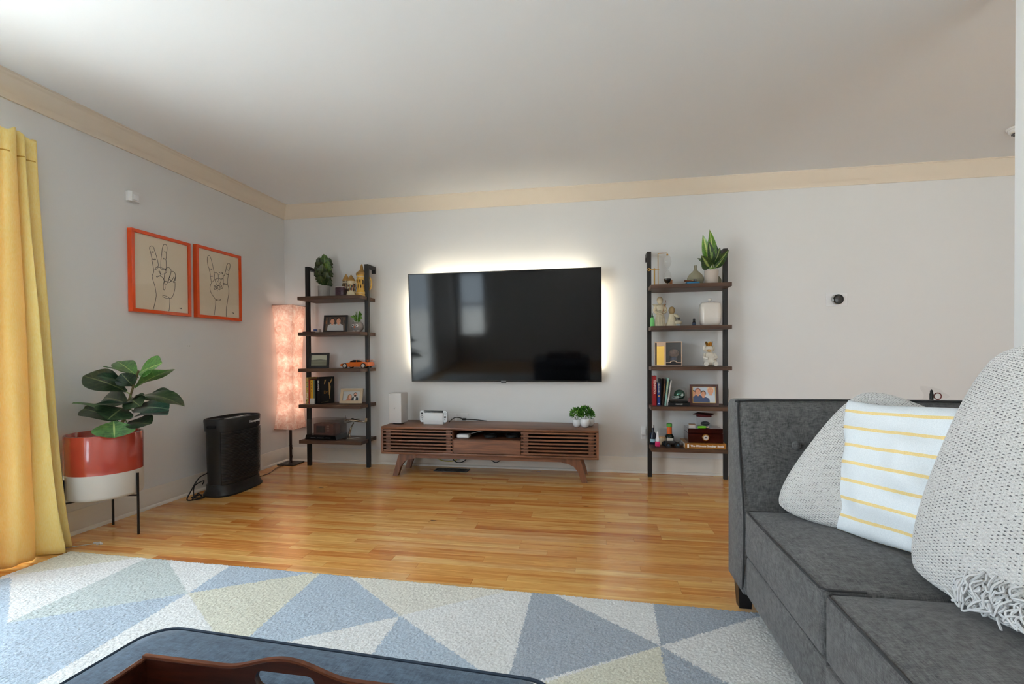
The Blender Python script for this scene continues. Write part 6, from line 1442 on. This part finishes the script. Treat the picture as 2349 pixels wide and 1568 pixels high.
t = thing('jar_candle', 'glass jar candle with warm wax beside the green capped bottle', 'candle', (3.490, -0.135, z5))
b = MB(); b.lathe([(0.001, 0), (0.034, 0), (0.036, 0.003), (0.036, 0.085), (0.034, 0.085)], 28, cap=False); b.build('jar', clear, t, smooth=50)
b = MB(); b.lathe([(0.001, 0.004), (0.0335, 0.004), (0.0335, 0.066), (0.001, 0.066)], 28, cap=False); b.build('wax', M('warm wax', C(206, 170, 130), 0.5), t, smooth=50)
b = MB(); b.lathe([(0.0364, 0.018), (0.0364, 0.056)], 28, cap=False); b.build('label_band', M('kraft label', C(196, 176, 146), 0.6), t)
t = thing('sauce_bottle', 'dark bottle with orange neck label and green cap', 'bottle', (3.540, -0.145, z5))
b = MB(); b.lathe([(0.001, 0), (0.033, 0), (0.035, 0.004), (0.035, 0.072), (0.022, 0.090), (0.001, 0.090)], 24, cap=False); b.build('bottle_body', M('very dark green glass', C(24, 34, 24), 0.15), t, smooth=50)
b = MB(); b.rbox(-0.026, 0.026, -0.037, -0.0335, 0.016, 0.060, 0.001, 1); b.build('front_label', M('cream label', C(206, 196, 180), 0.5), t)
b = MB(); b.lathe([(0.0205, 0.0905), (0.0205, 0.148)], 20); b.build('neck_label', M('orange neck label', C(214, 96, 34), 0.4), t)
b = MB(); b.lathe([(0.022, 0.1485), (0.022, 0.172), (0.019, 0.175)], 20); b.build('cap', M('green cap', C(84, 160, 62), 0.4), t)
t = thing('toy_rover', 'black toy vehicle with chunky wheels at the shelf front', 'toy', (3.538, -0.235, z5), 0.25)
b = MB(); b.rbox(-0.045, 0.040, -0.022, 0.022, 0.018, 0.046, 0.008, 2); b.build('body', M('black toy plastic', (0.012, 0.013, 0.016), 0.35), t)
for x in (-0.036, 0.040):
    for s in (-1, 1):
        b = MB(); b.lathe([(0.010, -0.009), (0.021, -0.009), (0.021, 0.009), (0.010, 0.009)], 18); b.xf(T(x, s * 0.031, 0.0211) @ R(PI / 2, 'X')); wv = b.build('wheel', tyre, t)
        b = MB(); b.lathe([(0.001, -0.0105), (0.009, -0.010), (0.009, 0.010), (0.001, 0.0105)], 14); b.xf(T(x, s * 0.031, 0.0211) @ R(PI / 2, 'X')); b.build('hub', M('blue grey hub', C(70, 96, 120), 0.3, 0.5), wv)
t = thing('large_book', 'thick golden book lying flat under the wooden box', 'book', (3.788, -0.175, z5))
gb = M('golden cover', C(178, 122, 54), 0.3, 0.35)
b = MB(); b.box(-0.152, 0.152, -0.11, 0.11, 0, 0.003); b.box(-0.152, 0.152, -0.11, 0.11, 0.039, 0.042); b.box(-0.152, 0.152, -0.11, -0.107, 0.003, 0.039); b.build('cover', gb, t, smooth=0)
b = MB(); b.box(-0.149, 0.149, -0.1069, 0.107, 0.0031, 0.0389); b.build('pages', M('book pages', (0.78, 0.74, 0.66), 0.8), t, smooth=0)
text_mesh('The Ultimate Sneaker Book', 0.0205, M('print 99 99 99', (0.92, 0.92, 0.9), 0.5), 'title', t, T(0.012, -0.1102, 0.021) @ FRONT @ Matrix.Shear('XZ', 4, (0.0, 0.0)), 0.0002, bold=0.0006, sx=1.06)
b = MB(); b.box(-0.134, -0.122, -0.1106, -0.1101, 0.008, 0.034); b.build('spine_logo', M('print 99 99 99', (0.92, 0.92, 0.9), 0.5), t, smooth=0)
t = thing('cigar_humidor', 'dark cherry wooden humidor box with round brass dial', 'box', (3.795, -0.165, z5 + 0.0425))
ch = wood('dark cherry lacquer', C(34, 8, 6), C(54, 14, 10), C(70, 22, 14), 'x', 1.0, 0.15, 0.8)
b = MB(); b.rbox(-0.130, 0.130, -0.095, 0.095, 0, 0.072, 0.002, 1); b.build('box_body', ch, t)
b = MB(); b.rbox(-0.130, 0.130, -0.095, 0.095, 0.074, 0.110, 0.003, 1); b.build('lid', ch, t)
b = MB(); b.lathe([(0.025, 0), (0.026, 0.004), (0.022, 0.008), (0.018, 0.0085)], 28); b.xf(T(0, -0.095, 0.042) @ R(PI / 2, 'X')); dial = b.build('dial_ring', brass, t)
b = MB(); b.lathe([(0.001, 0.0087), (0.019, 0.0087), (0.019, 0.0092), (0.001, 0.0092)], 28, cap=False); b.xf(T(0, -0.095, 0.042) @ R(PI / 2, 'X')); b.build('dial_face', M('dial face', C(206, 204, 200), 0.3), dial)
b = MB(); b.lathe([(0.001, 0.0094), (0.006, 0.0094), (0.006, 0.0098), (0.001, 0.0098)], 16, cap=False); b.xf(T(0, -0.095, 0.042) @ R(PI / 2, 'X')); b.build('dial_hub', M('dial hub', C(40, 50, 60), 0.3), dial)
zh = z5 + 0.0425 + 0.1105
t = thing('graduate_jar', 'clear jar topped with a dark red graduation cap lid', 'jar', (3.812, -0.12, zh))
b = MB(); b.lathe([(0.001, 0), (0.052, 0), (0.056, 0.004), (0.058, 0.078), (0.055, 0.078)], 28, cap=False); b.build('jar', clear, t, smooth=50)
mar = M('maroon felt', C(84, 20, 24), 0.8)
b = MB(); b.lathe([(0.058, 0.0785), (0.055, 0.094)], 28); b.build('cap_band', mar, t)
b = MB(); b.add([(-0.098, 0, 0.098), (0, -0.085, 0.094), (0.098, 0, 0.096), (0, 0.085, 0.100), (-0.098, 0, 0.102), (0, -0.085, 0.098), (0.098, 0, 0.100), (0, 0.085, 0.104)], [(3, 2, 1, 0), (4, 5, 6, 7), (0, 1, 5, 4), (1, 2, 6, 5), (2, 3, 7, 6), (3, 0, 4, 7)]); b.xf(R(0.35, 'Z')); b.build('mortar_board', mar, t, smooth=0)
b = MB(); b.ball((0, 0, 0.1045), 0.006, 0.006, 0.004); b.build('button', mar, t)
b = MB(); b.ball((0.01, 0.0, 0.022), 0.035, 0.030, 0.018); b.build('contents', M('dark trinkets', C(60, 62, 66), 0.5, var=0.6, vscale=90), t)
t = thing('lighter', 'bright green lighter lying on the humidor', 'lighter', (3.782, -0.235, zh), 0.08)
b = MB(); b.rbox(-0.042, 0.022, -0.009, 0.009, 0, 0.018, 0.007, 3); b.build('body', M('lime plastic', C(120, 206, 40), 0.25), t)
b = MB(); b.rbox(0.0222, 0.040, -0.009, 0.009, 0.001, 0.017, 0.003, 2); b.build('metal_head', chrome, t)
t = thing('small_carton', 'tiny white and kraft carton on the humidor lid', 'box', (3.700, -0.225, zh), -0.1)
b = MB(); b.rbox(-0.024, 0.024, -0.018, 0.018, 0, 0.026, 0.001, 1); b.build('carton', M('white carton', C(206, 200, 192), 0.6), t)
b = MB(); b.box(-0.0245, 0.0245, -0.0185, 0.0185, 0.0261, 0.032); b.build('flap', M('kraft flap', C(150, 116, 88), 0.7), t, smooth=0)
t = thing('spinning_top', 'grey toy shoe shaped trinket beside the golden book', 'trinket', (3.606, -0.205, z5), 0.4)
b = MB(); b.tube(spline([(-0.03, 0, 0.010), (-0.012, 0, 0.014), (0.010, 0, 0.022), (0.022, 0, 0.030)], 4), [0.008] * 4 + [0.011] * 5 + [0.013] * 4, 10); b.build('upper', M('grey trinket', C(150, 146, 146), 0.5), t)
b = MB(); b.rbox(-0.040, 0.030, -0.010, 0.010, 0, 0.006, 0.002, 1); b.build('sole', M('orange sole', C(196, 120, 60), 0.5), t)
# cord hanging beside the right shelf
o = MB().tube(spline([(4.000, -0.010, 1.24), (4.004, -0.010, 1.10), (4.018, -0.010, 0.95), (4.006, -0.010, 0.90), (4.028, -0.012, 0.875), (4.040, -0.012, 0.892), (4.010, -0.012, 0.880), (4.030, -0.012, 0.860), (4.012, -0.010, 0.84), (4.010, -0.010, 0.78), (4.028, -0.010, 0.70), (4.024, -0.010, 0.60), (4.03, -0.010, 0.45)], 8), 0.0022, 5).build('wall_cable', M('grey cord', C(120, 116, 112), 0.6))
tag(o, 'thin grey cord hanging down the wall beside the right shelf', 'cord')
t = thing('plug_adapter', 'white plug adapter in the wall left of the right shelf', 'plug', (3.352, -0.0005, 0.315))
b = MB(); b.rbox(-0.02, 0.02, -0.006, 0, -0.03, 0.08, 0.002, 1); b.build('face_plate', wp, t)
b = MB(); b.rbox(-0.016, 0.016, -0.035, -0.0061, 0.010, 0.060, 0.006, 2); b.build('adapter', wp, t)

# ------------------------------------------------------------------ things on the media console
zc = SZ1
t = thing('wifi_router', 'tall white rectangular router on the left end of the console', 'router', (1.262, -0.262, zc), math.radians(-6))
rwm = M('matte white router', C(214, 211, 208), 0.45)
b = MB(); b.lathe([(0.048, 0), (0.050, 0.004), (0.050, 0.010)], 28); b.build('foot', M('dark foot', (0.05, 0.05, 0.05), 0.5), t)
b = MB(); b.rbox(-0.060, 0.060, -0.060, 0.060, 0.0105, 0.268, 0.006, 2); b.build('housing', rwm, t)
b = MB(); b.box(-0.053, -0.047, -0.0606, -0.0601, 0.250, 0.254); b.build('status_light', M('status light', (0.9, 0.9, 0.9), 0.3, emit=1.0), t, smooth=0)
b = MB(); b.tube([(-0.010, -0.0604, 0.136), (-0.005, -0.0604, 0.130), (0.004, -0.0604, 0.144)], 0.0009, 5); b.build('check_mark', M('grey mark', C(90, 88, 88), 0.5), t)
t = thing('game_console', 'white handheld game console standing in its white dock', 'game console', (1.586, -0.265, zc))
b = MB(); b.rbox(-0.088, 0.088, -0.026, -0.014, 0, 0.100, 0.004, 2); b.rbox(-0.088, 0.088, 0.000, 0.022, 0, 0.100, 0.004, 2); b.build('dock', M('dock white', C(222, 224, 224), 0.35), t)
b = MB(); b.rbox(-0.086, 0.086, -0.013, -0.001, 0.006, 0.116, 0.003, 1); b.build('tablet', M('tablet black', (0.012, 0.012, 0.013), 0.15), t)
for s in (-1, 1):
    b = MB(); pl = [(s * 0.0865, 0.018), (s * 0.104, 0.018)] + [(s * (0.104 + 0.017 * math.sin(a)), 0.035 - 0.017 * math.cos(a)) for a in (PI / 2 * k / 5 for k in range(1, 6))] + [(s * (0.104 + 0.017 * math.cos(a)), 0.099 + 0.017 * math.sin(a)) for a in (PI / 2 * k / 5 for k in range(6))] + [(s * 0.0865, 0.116)]
    b.prism(pl, 'y', -0.016, -0.002); jc = b.build('controller', M('dock white', C(222, 224, 224), 0.35), t, smooth=40)
    zs, zbt = (0.092, 0.062) if s < 0 else (0.062, 0.092)
    b = MB(); b.lathe([(0.0085, 0), (0.0085, 0.004), (0.006, 0.008)], 16); b.xf(T(s * 0.103, -0.016, zs) @ R(PI / 2, 'X')); b.build('thumb_stick', blk, jc)
    for dx, dz in ((0, 0.009), (0, -0.009), (0.009, 0), (-0.009, 0)):
        b = MB(); b.lathe([(0.0036, 0), (0.0034, 0.0025)], 12); b.xf(T(s * 0.103 + dx, -0.016, zbt + dz) @ R(PI / 2, 'X')); b.build('button', blk, jc)
    b = MB(); b.box(s * 0.101 - 0.003, s * 0.101 + 0.003, -0.0175, -0.0161, 0.038, 0.044); b.build('capture_button', blk, jc, smooth=0)
t = thing('streaming_box', 'small white rounded box inside the open console bay', 'media box', (1.868, -0.335, SZ0 + 0.1325))
b = MB(); b.rbox(-0.052, 0.052, -0.045, 0.045, 0, 0.033, 0.012, 3); b.build('housing', M('white device plastic', (0.78, 0.78, 0.78), 0.4), t)
cbl = M('black cord', (0.01, 0.01, 0.01), 0.5)
for k, (x, y, lab, sd_) in enumerate(((2.09, -0.32, 'coil of black cable in the middle of the console bay', 1), (2.27, -0.30, 'coil of black cable at the right of the console bay', 2))):
    rs = random.Random(sd_); pts = [(0.050 * math.cos(a) * (1 + 0.15 * math.sin(a * 1.7)), 0.040 * math.sin(a), 0.006 + 0.0011 * a) for a in (k2 * 0.45 for k2 in range(50))]
    o = MB().tube(pts, 0.0042, 6).build('cable_coil', cbl, loc=(x, y, SZ0 + 0.1325)); tag(o, lab, 'cable')
o = MB().tube(spline([(1.90, -0.29, 0.345), (1.98, -0.28, 0.365), (2.05, -0.26, 0.378), (2.12, -0.20, 0.380), (2.16, -0.12, 0.370)], 8), 0.003, 6).build('white_cable', M('white cord', C(200, 198, 194), 0.5)); tag(o, 'white cable running back from the small white box', 'cable')
o = MB().tube(spline([(1.70, -0.2, 0.43), (1.72, -0.12, 0.455), (1.75, -0.06, 0.45), (1.80, -0.05, 0.435), (1.90, -0.05, 0.432), (2.0, -0.07, 0.4255)], 8), 0.004, 6).build('console_cable', cbl); tag(o, 'black cable lying on the console top behind the dock', 'cable')
for k, (pts, colr, lab) in enumerate(((((1.42, -0.10, 0.180), (1.52, -0.08, 0.10), (1.62, -0.07, 0.060), (1.72, -0.06, 0.075), (1.78, -0.06, 0.17)), C(190, 176, 60), 'yellow cable hanging under the media console'),
        (((1.66, -0.08, 0.185), (1.70, -0.07, 0.07), (1.76, -0.06, 0.05), (1.82, -0.06, 0.09), (1.86, -0.07, 0.18)), C(20, 20, 20), 'black cable loop hanging under the console beside the yellow one'),
        (((1.95, -0.08, 0.185), (2.02, -0.06, 0.10), (2.08, -0.06, 0.06), (2.14, -0.06, 0.10), (2.18, -0.08, 0.18)), C(24, 24, 24), 'second black cable loop hanging farther right under the console'))):
    o = MB().tube(spline(pts, 8), 0.0042, 6).build('hanging_cable', M('cable %d' % k, colr, 0.5)); tag(o, lab, 'cable')
gpl = [M('boxwood green %d' % k, c, 0.5) for k, c in enumerate((C(62, 124, 30), C(92, 156, 46), C(44, 96, 24), C(120, 176, 66)))]
for k, (x, y, s, lab) in enumerate(((2.800, -0.285, 1.0, 'small green plant in white egg pot, left of the pair'), (2.868, -0.300, 1.12, 'larger bushy plant in white egg pot, right of the pair'))):
    t = thing('egg_pot_plant', lab, 'plant', (x, y, zc), 0, 'egg pot plants on the console')
    b = MB(); b.lathe([(0.001, 0), (0.018 * s, 0), (0.030 * s, 0.014 * s), (0.036 * s, 0.036 * s), (0.035 * s, 0.056 * s), (0.032 * s, 0.062 * s), (0.029 * s, 0.062 * s), (0.028 * s, 0.05 * s), (0.001, 0.05 * s)], 28, cap=False); b.build('egg_pot', M('white egg ceramic', C(224, 224, 224), 0.25, coat=0.3), t, smooth=60)
    tuft(t, (0, 0, 0.100 * s), 0.050 * s, 0.045 * s, 0.052 * s, 520, 0.018, gpl[:4] if k == 0 else gpl[:3], k + 1)
    b = MB()
    for q in range(5): b.tube([(0.006 * math.cos(q), 0.006 * math.sin(q), 0.0505 * s), (0.024 * math.cos(q * 1.3), 0.024 * math.sin(q * 1.3), 0.11 * s)], 0.0012, 4)
    b.build('stems', M('stem green', C(70, 96, 40), 0.6), t)
t = thing('egg_pot', 'third white egg pot peeking out behind the larger plant', 'pot', (2.905, -0.225, zc))
b = MB(); b.lathe([(0.001, 0), (0.018, 0), (0.030, 0.014), (0.036, 0.036), (0.035, 0.056), (0.032, 0.062), (0.029, 0.062), (0.028, 0.05), (0.001, 0.05)], 28, cap=False); b.build('pot', M('white egg ceramic', C(224, 224, 224), 0.25, coat=0.3), t, smooth=60)
tuft(t, (0, 0, 0.09), 0.035, 0.035, 0.035, 200, 0.016, gpl[:3], 9)

# clear cable with little clips by the curtain
o = MB().tube(spline([(0.045, -2.30, 0.004), (0.10, -2.21, 0.004), (0.18, -2.115, 0.004), (0.235, -2.065, 0.004), (0.275, -2.035, 0.004)], 8), 0.0022, 5).build('clear_cable', M('clear cord', C(190, 184, 170), 0.3)); tag(o, 'thin clear cable on the floor between curtain and rug', 'cable')
t = thing('cable_clips', 'small bundle of clear plastic clips on the floor under the planter', 'clips', (0.292, -2.028, 0))
for k in range(4):
    b = MB(); b.rbox(-0.010, 0.010, -0.006, 0.006, 0, 0.009, 0.002, 1); b.xf(T(-0.018 + 0.013 * k, 0.006 * math.sin(k * 2), 0) @ R(k * 0.9, 'Z')); b.build('clip', M('clip plastic', C(206, 200, 188), 0.3), t)
